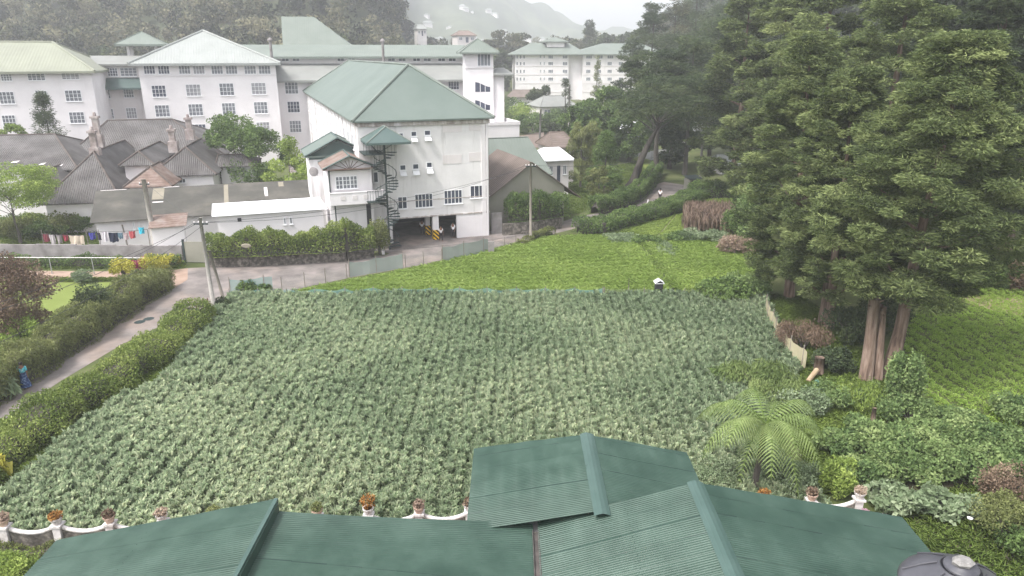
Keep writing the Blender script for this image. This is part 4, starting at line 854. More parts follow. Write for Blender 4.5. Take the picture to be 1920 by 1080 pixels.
q = MB(); q.box(-7.66, -7.54, 13, 19.97, 4.16, 4.37); q.build('barge_board', NROOF2, NH)
q = MB(); q.box(-7.6, -7.5, 13, 19.85, 3.7, 4.3); q.build('ridge_upstand', NROOF, NH)
q = MB()
for x0, x1, y1, zz in ((.69, .87, 20.1, 2.97),): q.box(x0, x1, 13, y1, zz-.12, zz+.0); q.box(x0-.02, x0, 13, y1, zz, zz+.09); q.box(x1, x1+.02, 13, y1, zz, zz+.09)
q.build('gutter', mat('rusty_gutter', (.05,.045,.043), (.11,.095,.09), 3, .9), NH)
q = MB(); q.box(-14.1, 12.6, 13.3, 19.3, 0, 2.9); q.box(-.9, 6.3, 19.302, 24.4, 0, 2.78); q.poly([(.9,19.3,2.9),(12.6,19.3,2.9),(6,19.3,4.4)]).poly([(-14.1,19.3,2.9),(.6,19.3,2.9),(-7.5,19.3,3.8)]); q.poly([(-.9,24.4,2.78),(2.9,24.4,3.55),(6.3,24.4,2.78)]); q.build('wall', WHITE, NH)
q = MB(); 
for x in (-12, -5, 4.5, 10): q.box(x, x+1.3, 19.3, 19.36, .9, 2.2)
q.build('window_strip', GLASS_D, NH)
# water tank
tk = at(1803, 1062, 11.2); TK = thing('water_tank', (tk[0], tk[1], 0), 'black domed plastic water tank with a stone on its lid by the bungalow roof', 'water tank'); zt = tk[2]-.03
BLK = mat('black_plastic', (.045,.045,.055), (.075,.075,.088), 1.5, .45, spec=.5)
q = MB(); q.box(-1.05, 1.05, -1.05, 1.05, 0, zt-2.0); q.build('stand', CONC, TK)
q = MB(); q.lathe((0, 0, 0), [(.98, zt-1.998), (.98, zt-.55), (1.0, zt-.5), (.96, zt-.42), (.90, zt-.36), (.62, zt-.16), (.36, zt-.02), (.34, zt)], 36); q.build('body', BLK, TK, smooth=True)
for k in range(8): a = k*math.pi/4+.3; q = MB(); q.tube([(math.cos(a)*.93, math.sin(a)*.93, zt-.37), (math.cos(a)*.62, math.sin(a)*.62, zt-.14), (math.cos(a)*.4, math.sin(a)*.4, zt-.01)], .02, 6); q.build('rib', BLK, TK)
q = MB(); q.lathe((0, 0, zt-.01), [(.30, 0), (.31, .03), (.29, .06), (.1, .08)], 28); q.build('lid', BLK, TK, smooth=True)
ico = MB(); rs_ = random.Random(2); n1 = 7
ico.lathe((0, 0, 0), [(.03, 0), (.15, .01), (.17, .07), (.13, .12), (.04, .13)], 7); 
ico.v = [(x*(1.15+.2*rs_.random()), y*(.8+.25*rs_.random()), z) for x, y, z in ico.v]
tag(ico.build('stone', mat('pale_stone', (.15,.145,.14), (.26,.25,.245), 9, .9, bump=.01), None, (tk[0], tk[1], zt+.075)), 'pale flat stone weighing down the lid of the black water tank', 'stone')
# ------------------------------------------------------------------ walls, fences, poles, small things
def wallthing(name, path, h, th, m, label, cat='wall', rough_top=0.0, z0=0.0):
    o = path[0]; q = MB()
    for (a, b) in zip(path[:-1], path[1:]):
        a = np.array(a) - o; b = np.array(b) - o; d = (b-a)/np.linalg.norm(b-a); n = np.array([-d[1], d[0]])*th/2
        k = max(1, int(np.linalg.norm(b-a)/1.2)); 
        for i in range(k):
            p0 = a+(b-a)*i/k; p1 = a+(b-a)*(i+1)/k; h0 = h*(1+rough_top*math.sin(i*2.3)); 
            P = [p0-n, p1-n, p1+n, p0+n]; lo = [(x, y, z0) for x, y in P]; hi = [(x, y, z0+h0) for x, y in P]
            q.poly(hi)
            q.poly([lo[0], lo[1], hi[1], hi[0]]); q.poly([lo[2], lo[3], hi[3], hi[2]]); q.poly([lo[1], lo[2], hi[2], hi[1]]); q.poly([lo[3], lo[0], hi[0], hi[3]])
    return tag(q.build(name, m, None, (o[0], o[1], 0)), label, cat)
GW = [g(-160, 490), g(100, 489), g(345, 492)]
wallthing('boundary_wall', GW, 1.55, .22, CONC, 'long weathered grey plaster boundary wall below the washing line', rough_top=.02)
ga = g(347, 493); gb = g(388, 494); gt = thing('yard_gate', (*ga, 0), 'dark green sheet metal gate between the grey wall and the ivy hedge', 'gate', rz=math.atan2(gb[1]-ga[1], gb[0]-ga[0]))
gl_ = math.hypot(gb[0]-ga[0], gb[1]-ga[1]); q = MB(); q.box(.15, gl_-.15, -.03, .03, .1, 2.0); q.build('panel', OLIVE, gt)
q = MB(); q.box(0, .15, -.08, .08, 0, 2.2); q.build('post', IRON, gt); q = MB(); q.box(gl_-.15, gl_, -.08, .08, 0, 2.2); q.build('post', IRON, gt)
IV = [g(393, 500), g(470, 499), g(560, 494), g(650, 489), g(700, 481)]
wallthing('stone_wall', IV, 1.5, .5, STONE, 'dark rubble stone wall under the ivy hedge along the road', rough_top=.06)
hedge('ivy_hedge', IV, 1.8, 2.3, F_IVY, 'thick yellow green ivy hedge on top of the dark stone wall', dens=190, leaf=.20, seed=31, z0=1.05, rag=.12, round_=.7, hs=[.85,.95,.85,.8,.95,.9,1.0,.85,.82,.95,.85,.85,1.1,1.05,1.05,.9,.95])
bush('ivy_pillar', (*g(712, 478), 0), 1.1, 1.0, 3.9, F_OLIVE, 'dark ivy covered post at the road end of the stone wall', 'ivy', leaves=6000, leaf=.16, n=22, seed=8)
q = MB(); a = g(719, 477); q.box(-.12, .12, -.12, .12, 0, 1.9); tag(q.build('gate_post', WHITE, None, (*a, 0)), 'short white post between the dark ivy pillar and the spiral staircase', 'post')
wallthing('low_white_wall', [g(921, 438), g(941, 437)], 2.2, .25, CONC, 'short pale wall at the right foot of the long white building')
PW = [g(943, 441), g(1000, 437), g(1051, 428)]
wallthing('pergola_wall', PW, 1.2, .4, STONE, 'dark low stone wall under the leafy vine by the olive shed', rough_top=.05)
hedge('vine_canopy', [(a[0]+.3, a[1]+1.2) for a in PW], 2.2, 2.6, F_MID, 'leafy vine canopy spread over the low stone wall by the olive shed', 'vine', dens=150, leaf=.22, seed=33, z0=1.3, rag=.12)
NET_T = mat('teal_net', (.20,.36,.34), rough=.8); NET_G = mat('grey_green_net', (.27,.33,.31), rough=.8); NET_F = mat('faint_net', (.36,.38,.36), rough=.9)
for m_, al in ((NET_T, .55), (NET_G, .78), (NET_F, .16)):
    m_.node_tree.nodes['Principled BSDF'].inputs['Alpha'].default_value = al
NET_S = mat('brown_screen', (.30,.27,.17), (.40,.36,.25), 1.5, .9, stretch=(1,1,.2))
def netfence(name, path, h, m, label, posts=WOODPOLE, step=2.4, sag=.12, cat='fence', ph=1.15, seed=1):
    rg = random.Random(seed); o = path[0]; t = thing(name, (o[0], o[1], 0), label, cat); q = MB(); P = []
    for a, b in zip(path[:-1], path[1:]):
        k = max(1, round(math.hypot(b[0]-a[0], b[1]-a[1])/(step/4)))
        for i in range(k): P.append((a[0]+(b[0]-a[0])*i/k-o[0], a[1]+(b[1]-a[1])*i/k-o[1]))
    P.append((path[-1][0]-o[0], path[-1][1]-o[1]))
    H = [h*(1-sag*abs(math.sin(i*math.pi/4))*rg.uniform(.5, 1.3)) for i in range(len(P))]
    P = [(x+.05*rg.uniform(-1, 1), y+.05*rg.uniform(-1, 1)) for x, y in P]
    for i in range(len(P)-1): q.poly([(*P[i], .02), (*P[i+1], .02), (*P[i+1], H[i+1]), (*P[i], H[i])])
    q.build('net', m, t)
    for i in range(0, len(P), 4): q = MB(); x, y = P[i]; q.tube([(x, y, 0), (x+.03*rg.uniform(-1, 1), y, h*ph)], .035, 5); q.build('post', posts, t)
    return t
netfence('teal_net_fence', [g(430, 561), g(700, 557), g(1130, 557)], .75, NET_T, 'low teal mesh fence between the oat field and the carrot field', step=2.2, sag=.3, seed=1)
netfence('faint_net_fence', [g(1132, 557), g(1300, 560), g(1432, 564)], .72, NET_F, 'nearly clear mesh fence along the back right of the oat field', step=3, seed=2)
netfence('corner_net', [g(434, 555), g(512, 548)], 1.35, NET_T, 'taller teal net at the road corner beside the leaning pole', step=2.4, seed=3)
netfence('net_fence', [g(530, 547), g(650, 522)], 1.1, NET_F, 'faint grey net fence at the near bend of the road', step=1.8, seed=4)
netfence('net_screen_fence', [g(655, 520), g(757, 503)], 1.35, NET_G, 'grey green net panel by the road, nearer and left of its twin', step=2.4, seed=5)
netfence('net_fence', [g(760, 502), g(828, 492)], 1.1, NET_F, 'faint net between the two grey green net panels', step=1.8, seed=6)
netfence('net_screen_fence', [g(831, 491), g(916, 473)], 1.4, NET_G, 'grey green net panel by the road, farther and right of its twin', step=2.4, seed=7)
netfence('net_fence', [g(926, 470), g(1000, 450)], .95, NET_F, 'faint wire net right of the white gate post on the road edge', step=1.5, seed=8)
q = MB(); q.box(-.28, .28, -.1, .1, 0, 1.25); tag(q.build('gate_slab', CONC, None, (*g(921, 477), 0)), 'pale concrete slab post ending the grey green net', 'post')
netfence('screen_fence', [g(1434, 590), g(1441, 612), g(1456, 640), g(1478, 672), g(1510, 697)], 1.35, NET_S, 'straw brown cloth screen fence on the right edge of the oat field', step=1.5, sag=.14, seed=9)
ra = [g(345, 600), g(376, 592), g(402, 583)]; rf = thing('rusty_fence', (*ra[0], 0), 'leaning reddish rusty picket fence beside the leaning pole', 'fence')
RUST = mat('rust_red', (.14,.06,.04), (.20,.10,.07), 5, .9)
for i in range(13):
    f = i/12; j = 0 if f < .5 else 1; ff = f*2-j; x = ra[j][0]+(ra[j+1][0]-ra[j][0])*ff-ra[0][0]; y = ra[j][1]+(ra[j+1][1]-ra[j][1])*ff-ra[0][1]; q = MB(); hh = .8+.35*random.random()
    q.tube([(x, y, 0), (x+random.uniform(-.1, .1), y, hh)], .035, 4); q.build('picket', RUST, rf)
q = MB(); q.tube([(0, 0, .55), (ra[1][0]-ra[0][0], ra[1][1]-ra[0][1], .6), (ra[2][0]-ra[0][0], ra[2][1]-ra[0][1], .7)], .03, 4); q.build('rail', RUST, rf)
wf = thing('wire_fence', (*g(-60, 514), 0), 'thin pale rail fence with posts in front of the grey boundary wall', 'fence'); e = g(275, 514); b0 = g(-60, 514); dx, dy = e[0]-b0[0], e[1]-b0[1]
q = MB(); q.tube([(0, 0, 1.5), (dx, dy, 1.45)], .035, 5); q.build('rail', NET_F if False else WHITE, wf)
for px_ in (-55, 14, 98, 177, 262): f = (px_+60)/335; q = MB(); q.tube([(dx*f, dy*f, 0), (dx*f, dy*f, 1.52)], .04, 5); q.build('post', PALE_ROOF, wf)

# poles and wires
def pole(name, b, t, r0, r1, label, m=POLE_M, arm=None, cat='utility pole'):
    T = thing(name, (b[0], b[1], 0), label, cat); q = MB(); q.tube([(0, 0, 0), (t[0]-b[0], t[1]-b[1], t[2])], [r0, r1], 10); q.build('post', m, T, smooth=True)
    if arm:
        q = MB(); x, y, z = t[0]-b[0], t[1]-b[1], t[2]-.5; q.box(x-arm, x+arm, y-.05, y+.05, z, z+.1); 
        c = q.build('crossarm', IRON, T)
        for k in (-.9, -.3, .3, .9): q = MB(); q.lathe((x+k*arm, y, z+.1), [(.04, 0), (.06, .06), (.03, .14)], 8); q.build('insulator', WHITE, c)
    return T
b2 = g(402, 584); t2 = at(375, 408, b2[1]); pole('leaning_pole', b2, t2, .17, .11, 'grey concrete pole leaning left at the road corner, nearest to the camera', arm=.5)
b2b = g(424, 577); t2b = at(392, 470, b2b[1]); pole('strut_pole', b2b, t2b, .12, .10, 'weathered wooden strut propping the leaning pole at the road corner', WOODPOLE)
b1 = g(296, 489); t1 = at(269, 336, b1[1]+.8); pole('utility_pole', b1, t1, .27, .19, 'grey pole standing before the mossy shed roof and the grey wall', arm=.45)
b6 = g(246, 488); t6 = at(229, 421, b6[1]+.6); pole('line_post', b6, t6, .08, .06, 'thin grey post holding the washing line near the hung clothes', WOODPOLE, cat='post')
b3 = g(995, 454); t3 = at(995, 303, b3[1]); pole('utility_pole', b3, t3, .14, .10, 'dark thin pole in front of the olive gable shed', WOODPOLE, arm=.5)
b4 = g(1312, 346); t4 = at(1317, 262, b4[1]); pole('utility_pole', b4, t4, .22, .16, 'grey pole beyond the road bend under the dark trees', arm=.7)
b5 = at(1011, 258, 125); t5 = at(1014, 205, 125); pole('utility_pole', (b5[0], 125), t5, .2, .15, 'pale pole on the far edge of the ploughed field')
b7 = at(1067, 232, 140); t7 = at(1068, 160, 140); pole('utility_pole', (b7[0], 140), t7, .2, .14, 'tall thin pole beside the narrow cypress below the far hotel')
b8 = g(1178, 551); pole('field_stake', b8, (b8[0], b8[1], 1.3), .03, .025, 'thin stake at the back fence left of the little hive box', WOODPOLE, cat='post')
def wire(a, b, sag, label, r=.014):
    a, b = Vector(a), Vector(b); q = MB(); q.tube([a.lerp(b, t)-a-Vector((0, 0, sag*4*t*(1-t))) for t in np.linspace(0, 1, 15)], r, 4, False)
    tag(q.build('overhead_wire', WIRE, None, tuple(a)), label, 'wire')
T2 = Vector(t2); T1 = Vector(t1); T3 = Vector(t3)
wire(T2+Vector((-.4, 0, -.35)), at(-30, 590, 33), .5, 'lower left overhead wire running from the leaning pole over the dark hedge')
wire(T2+Vector((.4, 0, -.35)), at(-30, 655, 30), .5, 'lowest overhead wire crossing the red brown tree at the left edge')
wire(T2+Vector((0, 0, -.3)), at(-30, 576, 33), .3, 'upper left overhead wire running from the leaning pole to the left edge')
wire(T2+Vector((0, 0, -.2)), T1+Vector((.2, 0, -.3)), .3, 'overhead wire joining the leaning pole to the pole before the mossy shed')
wire(T2+Vector((.45, 0, -.35)), T3+Vector((-.4, 0, -.35)), 1.3, 'lower overhead wire crossing the face of the white building')
wire(T2+Vector((.2, 0, -.35)), T3+Vector((.4, 0, -.35)), .9, 'upper overhead wire crossing the face of the white building')
wire(T3+Vector((.4, 0, -.35)), Vector(t4)+Vector((-.6, 0, -.4)), 1.2, 'overhead wire from the olive shed pole to the road bend pole')
wire(Vector((*b3, .9)), Vector((*b2, 4.6)), .8, 'thin slack cable above the roadside nets')

# washing
def cloth(px0, px1, py0, py1, Y, col, label, seed=1, name='garment'):
    a = at(px0, py0, Y); b = at(px1, py0, Y); c = at(px0, py1, Y); w_, h_ = b[0]-a[0], a[2]-c[2]; m_ = mat(name+'_cloth', col, rough=.95); q = MB(); rg = random.Random(seed); nx, nz = 7, 5
    G = [[(w_*i/nx*(1-.08*j/nz)+.03*rg.uniform(-1,1), .05*math.sin(i*2.1+seed)+.02*j*math.cos(i), -h_*j/nz-.04*math.sin(i*math.pi/nx)+.05*rg.uniform(-1,1)*(j == nz)) for i in range(nx+1)] for j in range(nz+1)]
    for j in range(nz):
        for i in range(nx): q.poly([G[j][i], G[j+1][i], G[j+1][i+1], G[j][i+1]]); q.poly([(x, y+.012, z) for x, y, z in (G[j][i], G[j][i+1], G[j+1][i+1], G[j+1][i])])
    tag(q.build(name, m_, None, a), label, 'laundry', 'washing hung on the line')
for i, (x0, x1, y0, y1, col, lb) in enumerate(((79,90,438,453,(.20,.05,.07),'maroon cloth, leftmost on the washing line'),(91,102,440,457,(.50,.46,.47),'pale cloth hanging next to the maroon one'),(104,115,440,456,(.30,.27,.27),'grey cloth hanging left of the small red one'),(117,127,440,451,(.28,.04,.06),'small red cloth on the left washing line'),(129,157,441,458,(.55,.46,.38),'wide beige sheet on the left washing line'))):
    cloth(x0, x1, y0, y1, 66.5, col, lb, i)
for i, (x0, x1, y0, y1, col, lb) in enumerate(((165,178,436,448,(.05,.05,.25),'blue shirt hanging in front of the mossy shed'),(181,188,436,450,(.06,.05,.08),'narrow dark cloth right of the blue shirt'),(190,202,434,452,(.55,.52,.56),'white patterned cloth on the right washing line'),(203,220,436,453,(.02,.025,.05),'black top on the right washing line'),(220,229,436,447,(.14,.22,.28),'slate blue cloth right of the black top'),(231,239,436,449,(.50,.40,.42),'pinkish cloth between the slate blue and the red one'),(240,253,433,446,(.38,.08,.09),'red shirt on the right washing line'),(258,270,426,438,(.05,.42,.55),'turquoise cloth, rightmost on the washing line'))):
    cloth(x0, x1, y0, y1, 63.3, col, lb, 20+i)
c0 = at(76, 438, 66.5); c1 = at(163, 441, 66.5); wire(c0, c1, .1, 'washing line with the maroon and beige cloths', .02); wire(at(163, 434, 63.3), at(276, 430, 63.3), .1, 'washing line with the blue and turquoise clothes', .02)
for x, Y, lb in ((76, 66.5, 'left wooden prop of the washing line'), (160, 66.5, 'wooden prop right of the wide beige sheet'), (276, 63.3, 'wooden prop right of the turquoise cloth'), (183, 63.3, 'wooden prop beside the narrow dark cloth')):
    a = at(x, 434, Y); q = MB(); q.tube([(0, 0, 0), (0, 0, a[2]+.15)], .04, 5); tag(q.build('clothes_prop', WOODPOLE, None, (a[0], a[1]+.1, 0)), lb, 'post')

# garden balustrade with swags and pots
BY = lambda x: 23.88 + .053*x
BW = thing('garden_balustrade', (-21.2, BY(-21.2), 0), 'white garden wall with sagging swag rails between square piers below the oat field', 'garden wall')
ox, oy = -21.2, BY(-21.2); px_s = [-20.95+1.93*k for k in range(19)]; BWH = mat('white_painted_cement', (.48,.45,.44), (.66,.63,.63), 3.0, .85, bump=.02, stain=((.20,.17,.15), (3,3,1.5), .52, .8))
vis = [x for x in px_s if (x < -1 or x > 7.5)]
for x in vis:
    q = MB(); q.box(x-.14-ox, x+.14-ox, BY(x)-.14-oy, BY(x)+.14-oy, 0, 1.12); q.box(x-.2-ox, x+.2-ox, BY(x)-.2-oy, BY(x)+.2-oy, 1.123, 1.2); q.build('pier', BWH, BW)
for x0, x1 in zip(px_s[:-1], px_s[1:]):
    if x0 not in vis and x1 not in vis: continue
    pts = [(x0+(x1-x0)*t-ox, BY(x0+(x1-x0)*t)-oy, 1.14-.30*4*t*(1-t)) for t in np.linspace(.09, .91, 11)]
    q = MB(); q.tube(pts, .085, 8); q.build('swag_rail', BWH, BW, smooth=True)
    q = MB()
    for (a, b) in zip(pts[:-1], pts[1:]):
        for s_ in (-.06, .06): q.poly([(a[0], a[1]+s_, 0), (b[0], b[1]+s_, 0), (b[0], b[1]+s_, b[2]-.02), (a[0], a[1]+s_, a[2]-.02)])
    q.build('wall_panel', STONE, BW)
CLAY = mat('pale_clay_pot', (.40,.27,.21), (.52,.40,.33), 5, .9)
pots = [('dried brown plant', F_BROWN), ('straw yellow tuft', F_DRY), ('orange brown tuft', F_DRY), ('withered pink plant', F_BROWN), ('dry straw plant', F_DRY), ('x', None), ('rust brown shrub', F_BROWN), ('sparse green shoots', F_OLIVE), ('bright orange leaved plant', F_BROWN), ('faded plant', F_DRY)]
names_ = ['at the far left end of the balustrade', 'second from the left on the balustrade', 'third from the left, just before the roof corner', 'peeping over the left roof edge', 'half hidden by the left roof slope', 'close to the ridge of the left roof', 'just right of the left roof ridge', 'on the pier left of the tall bushy one', 'on the last pier before the projecting roof', 'beside the projecting roof edge', 'a', 'b', 'c', 'at the left end of the right hand balustrade', 'on the pier beside the pink flowers', 'hidden at the right end']
k = 0
ORG = fol('orange_leaves', (.16,.07,.02), (.35,.17,.05), (.45,.28,.10))
for i, x in enumerate(vis):
    if x > 14.6: continue
    kind = ['dried brown', 'straw yellow', 'orange brown', 'withered pink', 'dry straw', 'pale green', 'rust brown', 'sparse green', 'bright orange', 'faded tan'][i % 10]; fm_ = [F_BROWN, F_DRY, ORG, F_BROWN, F_DRY, F_OLIVE, ORG, F_OLIVE, ORG, F_DRY][i % 10]
    where = {0: 'outermost at the left', 1: 'second from the left edge', 2: 'third from the left edge', 3: 'fourth from the left edge', 4: 'fifth from the left edge', 5: 'sixth from the left edge', 6: 'seventh from the left edge', 7: 'just right of the left roof ridge', 8: 'two piers left of the projecting roof', 9: 'on the pier left of the projecting roof'}.get(i, 'at the right hand end near the shrubs' if x < 13 else 'beside the pink flowers')
    P_ = thing('potted_plant', (x, BY(x), 1.203), f'pot with {kind} plant on balustrade pier, {where}', 'potted plant', 'pots on the balustrade piers')
    q = MB(); q.lathe((0, 0, 0), [(.13, 0), (.20, .2), (.22, .22), (.22, .27), (.17, .27), (.16, .22)], 14); q.build('pot', CLAY if i % 2 else BWH, P_, smooth=False)
    rg = np.random.default_rng(i+40); n_ = 420; big = 1.6 if i == 8 else 1.0
    C = np.array([[0, 0, .36*big]]); V, T = clump_leaves(C, np.array([[.24*big**.5, .24*big**.5, .20*big]]), n_, .085, 'broad', rg=rg); quads('plant', V, 4, T, fm_, P_)
# hive box, kiosk, sundries
hb = thing('hive_box', (*g(1234, 554), 0), 'small dark box with a white gable roof at the back edge of the oat field', 'box'); q = MB(); q.box(-.27, .27, -.3, .3, .62, 1.1)
for sx in (-.22, .22):
    for sy in (-.25, .25): q.box(sx-.04, sx+.04, sy-.04, sy+.04, 0, .619)
q.build('body', DARK, hb); hip_roof(hb, 'roof', WHITE_ROOF, -.36, .36, -.36, .36, 1.1, 1.32, 0, 0, 'v', th=.05)
kk = thing('roadside_kiosk', (*g(1297, 357), 0), 'dark green roadside kiosk at the far bend of the road', 'kiosk', rz=YAW); q = MB(); q.box(-.9, .9, -.7, .7, 0, 1.7); q.build('body', OLIVE, kk); q = MB(); q.poly([(-1.05,-.95,1.72),(1.05,-.95,1.72),(1.05,.85,2.0),(-1.05,.85,2.0)]).poly([(-1.05,-.95,1.68),(-1.05,.85,1.96),(1.05,.85,1.96),(1.05,-.95,1.68)]).poly([(-1.05,-.95,1.68),(1.05,-.95,1.68),(1.05,-.95,1.72),(-1.05,-.95,1.72)]); q.build('roof', IRON, kk); q = MB(); q.box(-.6, .6, -.72, -.703, .8, 1.5); q.build('hatch', DARK, kk)
q = MB(); q.tube([(0, 0, 0), (.12, 0, .9)], .09, 6); tag(q.build('marker_post', WHITE, None, (*g(1213, 388), 0)), 'short white leaning marker post on the road verge by the trimmed hedge', 'post')
q = MB(); q.lathe((0, 0, 0), [(.02, -.12), (.25, -.09), (.45, .0)], 20); 
ds = thing('satellite_dish', at(588, 322, 68.5), 'grey satellite dish on the left wall of the narrow gabled house', 'satellite dish'); q.v = [(x, z, y) for x, y, z in q.v]; q.build('dish', CONC, ds); q = MB(); q.tube([(0, 0, 0), (0, -.35, .1)], .02, 5); q.tube([(0, -.08, 0), (.3, .3, -.4)], .03, 5); q.build('arm', IRON, ds)
wb = at(468, 455, 60.2); q = MB(); q.lathe((0, 0, 0), [(.40, .0), (.5, .1), (.52, .22), (.45, .2), (.3, .08)], 18); q.v = [(x*.85, z*.5, y*.36) for x, y, z in q.v]
tag(q.build('old_basin', PATCH, None, (wb[0], wb[1]-.95, wb[2]-.05)), 'old white oval basin lying on the ivy hedge', 'basin')
# log, tarp, little fern pieces
lg = g(1524, 716); q = MB(); q.tube([(-.45, -.35, .2), (.35, .45, .55)], [.13, .15], 9); tag(q.build('cut_log', mat('pale_cut_wood', (.30,.22,.14), (.42,.33,.22), 3, .9), None, (*lg, 0)), 'pale cut log leaning by the foot of the tree screen', 'log')
q = MB(); a = g(1541, 752); q.poly([(0,0,0),(.35,.05,.0),(.15,1.1,.75),(-.1,1.0,.8)]).poly([(.35,.05,0),(.6,.5,0),(.25,1.2,.6),(.15,1.1,.75)]).poly([(0,0,-.0),(-.1,1.0,.79),(-.3,.6,0)]); tag(q.build('teal_tarp', mat('teal_tarp', (.14,.30,.27), rough=.5), None, (*a, 0)), 'folded teal tarpaulin strip below the cut log', 'tarpaulin')

# ------------------------------------------------------------------ people
SKIN = mat('brown_skin', (.20,.10,.065), rough=.6); HAIR = mat('black_hair', (.012,.010,.010), rough=.55)
def skin_obj(name, V, E_, Rd, m, parent, root=0):
    me = bpy.data.meshes.new(name); me.from_pydata(V, E_, []); o = link(name, me, m, parent); sm = o.modifiers.new('skin', 'SKIN'); sm.use_smooth_shade = True
    for i, r_ in enumerate(Rd): me.skin_vertices[0].data[i].radius = r_ if hasattr(r_, '__len__') else (r_, r_); me.skin_vertices[0].data[i].use_root = (i == root)
    ss = o.modifiers.new('sub', 'SUBSURF'); ss.levels = 1; ss.render_levels = 1; return o
def person(loc, rz, h, label, top, bottom, skirt=False, stride=.18, arms=((.10, -.05), (-.10, .08)), topname='shirt'):
    t = thing('person', (loc[0], loc[1], 0), label, 'person', rz=rz); s = h/1.7
    V = []; E_ = []; Rd = []
    def a(p, r_, par=None):
        V.append(tuple(c*s for c in p)); Rd.append(tuple(x*s for x in r_) if hasattr(r_, '__len__') else r_*s)
        if par is not None: E_.append((par, len(V)-1))
        return len(V)-1
    pe = a((0,0,.92), (.13,.10)); wa = a((0,0,1.08), (.12,.09), pe); ch = a((0,-.01,1.28), (.15,.10), wa); nk = a((0,0,1.44), .055, ch); hd = a((0,-.015,1.54), (.065,.075), nk); tp = a((0,-.01,1.63), (.07,.085), hd); a((0,-.01,1.69), .04, tp); a((0,-.105,1.56), .012, hd)
    J = {}
    for sx, k in ((-1, 0), (1, 1)):
        ay = arms[k][0]; sh = a((sx*.19, 0, 1.38), .05, ch); el = a((sx*.24, .02+ay*.4, 1.12), .038, sh); wr = a((sx*.22, ay-.05, .88), .026, el); pm = a((sx*.22, ay-.07, .80), (.016,.036), wr)
        for f in range(4): m1 = a((sx*(.205+.004*f), ay-.10+.022*f, .745), .0095, pm); a((sx*(.195+.004*f), ay-.11+.024*f, .695+.006*abs(f-1.5)), .008, m1)
        th = a((sx*.19, ay-.11, .82), .011, wr); a((sx*.185, ay-.135, .775), .009, th)
        st = stride*(1 if k else -1); hp = a((sx*.09, 0, .86), .088, pe); kn = a((sx*.10, -st*.45, .48), .055, hp); an = a((sx*.10, -st*.9+(.05 if st < 0 else 0), .08), .036, kn); a((sx*.10, -st*.9-.13, .03), (.04,.03), an); J[k] = (sh, el, hp, kn, an)
    skin_obj('body', V, E_, Rd, SKIN, t)
    def grow(idx, ed, k): return [V[i] for i in idx], [(idx.index(x), idx.index(y)) for x, y in ed], [tuple(c*k for c in (Rd[i] if hasattr(Rd[i], '__len__') else (Rd[i], Rd[i]))) for i in idx]
    i_ = [wa, pe, ch, J[0][0], J[0][1], J[1][0], J[1][1]]; v, e_, r_ = grow(i_, [(wa, pe), (wa, ch), (ch, J[0][0]), (J[0][0], J[0][1]), (ch, J[1][0]), (J[1][0], J[1][1])], 1.25); skin_obj(topname, v, e_, r_, top, t)
    if skirt:
        q = MB(); q.lathe((0, 0, 0), [(.30*s, .12*s), (.28*s, .3*s), (.23*s, .6*s), (.19*s, .85*s), (.15*s, 1.05*s)], 14); q.v = [(x*(1+.1*math.sin(z*9)), y*.85, z) for x, y, z in q.v]; q.build('skirt', bottom, t, smooth=True)
    else:
        i_ = [pe, J[0][2], J[0][3], J[0][4], J[1][2], J[1][3], J[1][4]]; v, e_, r_ = grow(i_, [(pe, J[0][2]), (J[0][2], J[0][3]), (J[0][3], J[0][4]), (pe, J[1][2]), (J[1][2], J[1][3]), (J[1][3], J[1][4])], 1.3); skin_obj('trousers', v, e_, r_, bottom, t)
    q = MB(); n_ = 10; q.lathe((0, .02*s, 1.53*s), [(.07*s, 0), (.10*s, .05*s), (.105*s, .10*s), (.085*s, .15*s), (.04*s, .185*s), (.01*s, .19*s)], 12); q.build('hair', HAIR, t, smooth=True)
    for sx in (-1, 1): q = MB(); q.lathe((sx*.028*s, -.088*s, 1.565*s), [(.004*s, 0), (.009*s, .005*s), (.004*s, .011*s)], 6); q.build('eye', WHITE, t)
    return t
TURQ = mat('turquoise_print', (.03,.28,.36), [(.10,.42,.50), (.45,.60,.55)], 7, .9); NAVY = mat('navy_print', (.015,.03,.09), [(.03,.06,.18), (.25,.35,.5)], 8, .9); WSH = mat('white_shirt', (.75,.73,.75), rough=.9); DTR = mat('dark_trousers', (.03,.025,.03), rough=.9)
person(g(49, 728), R(200), 1.62, 'person in a turquoise patterned top and navy skirt walking on the road', TURQ, NAVY, True, topname='blouse')
person(g(827, 452), R(30), 1.6, 'person in a white shirt just right of the striped columns', WSH, DTR)
person(g(850, 446), R(-20), 1.65, 'person in a white shirt and black trousers by the garage shutter', WSH, DTR, stride=.05)
person(g(1237, 377), R(170), 1.65, 'person in a white shirt walking on the road between the hedges', WSH, DTR, stride=.3)
person(at(792, 445, 73.2), R(0), 1.6, 'person in a pale shirt standing back in the dark open ground floor', WSH, DTR, stride=.03)
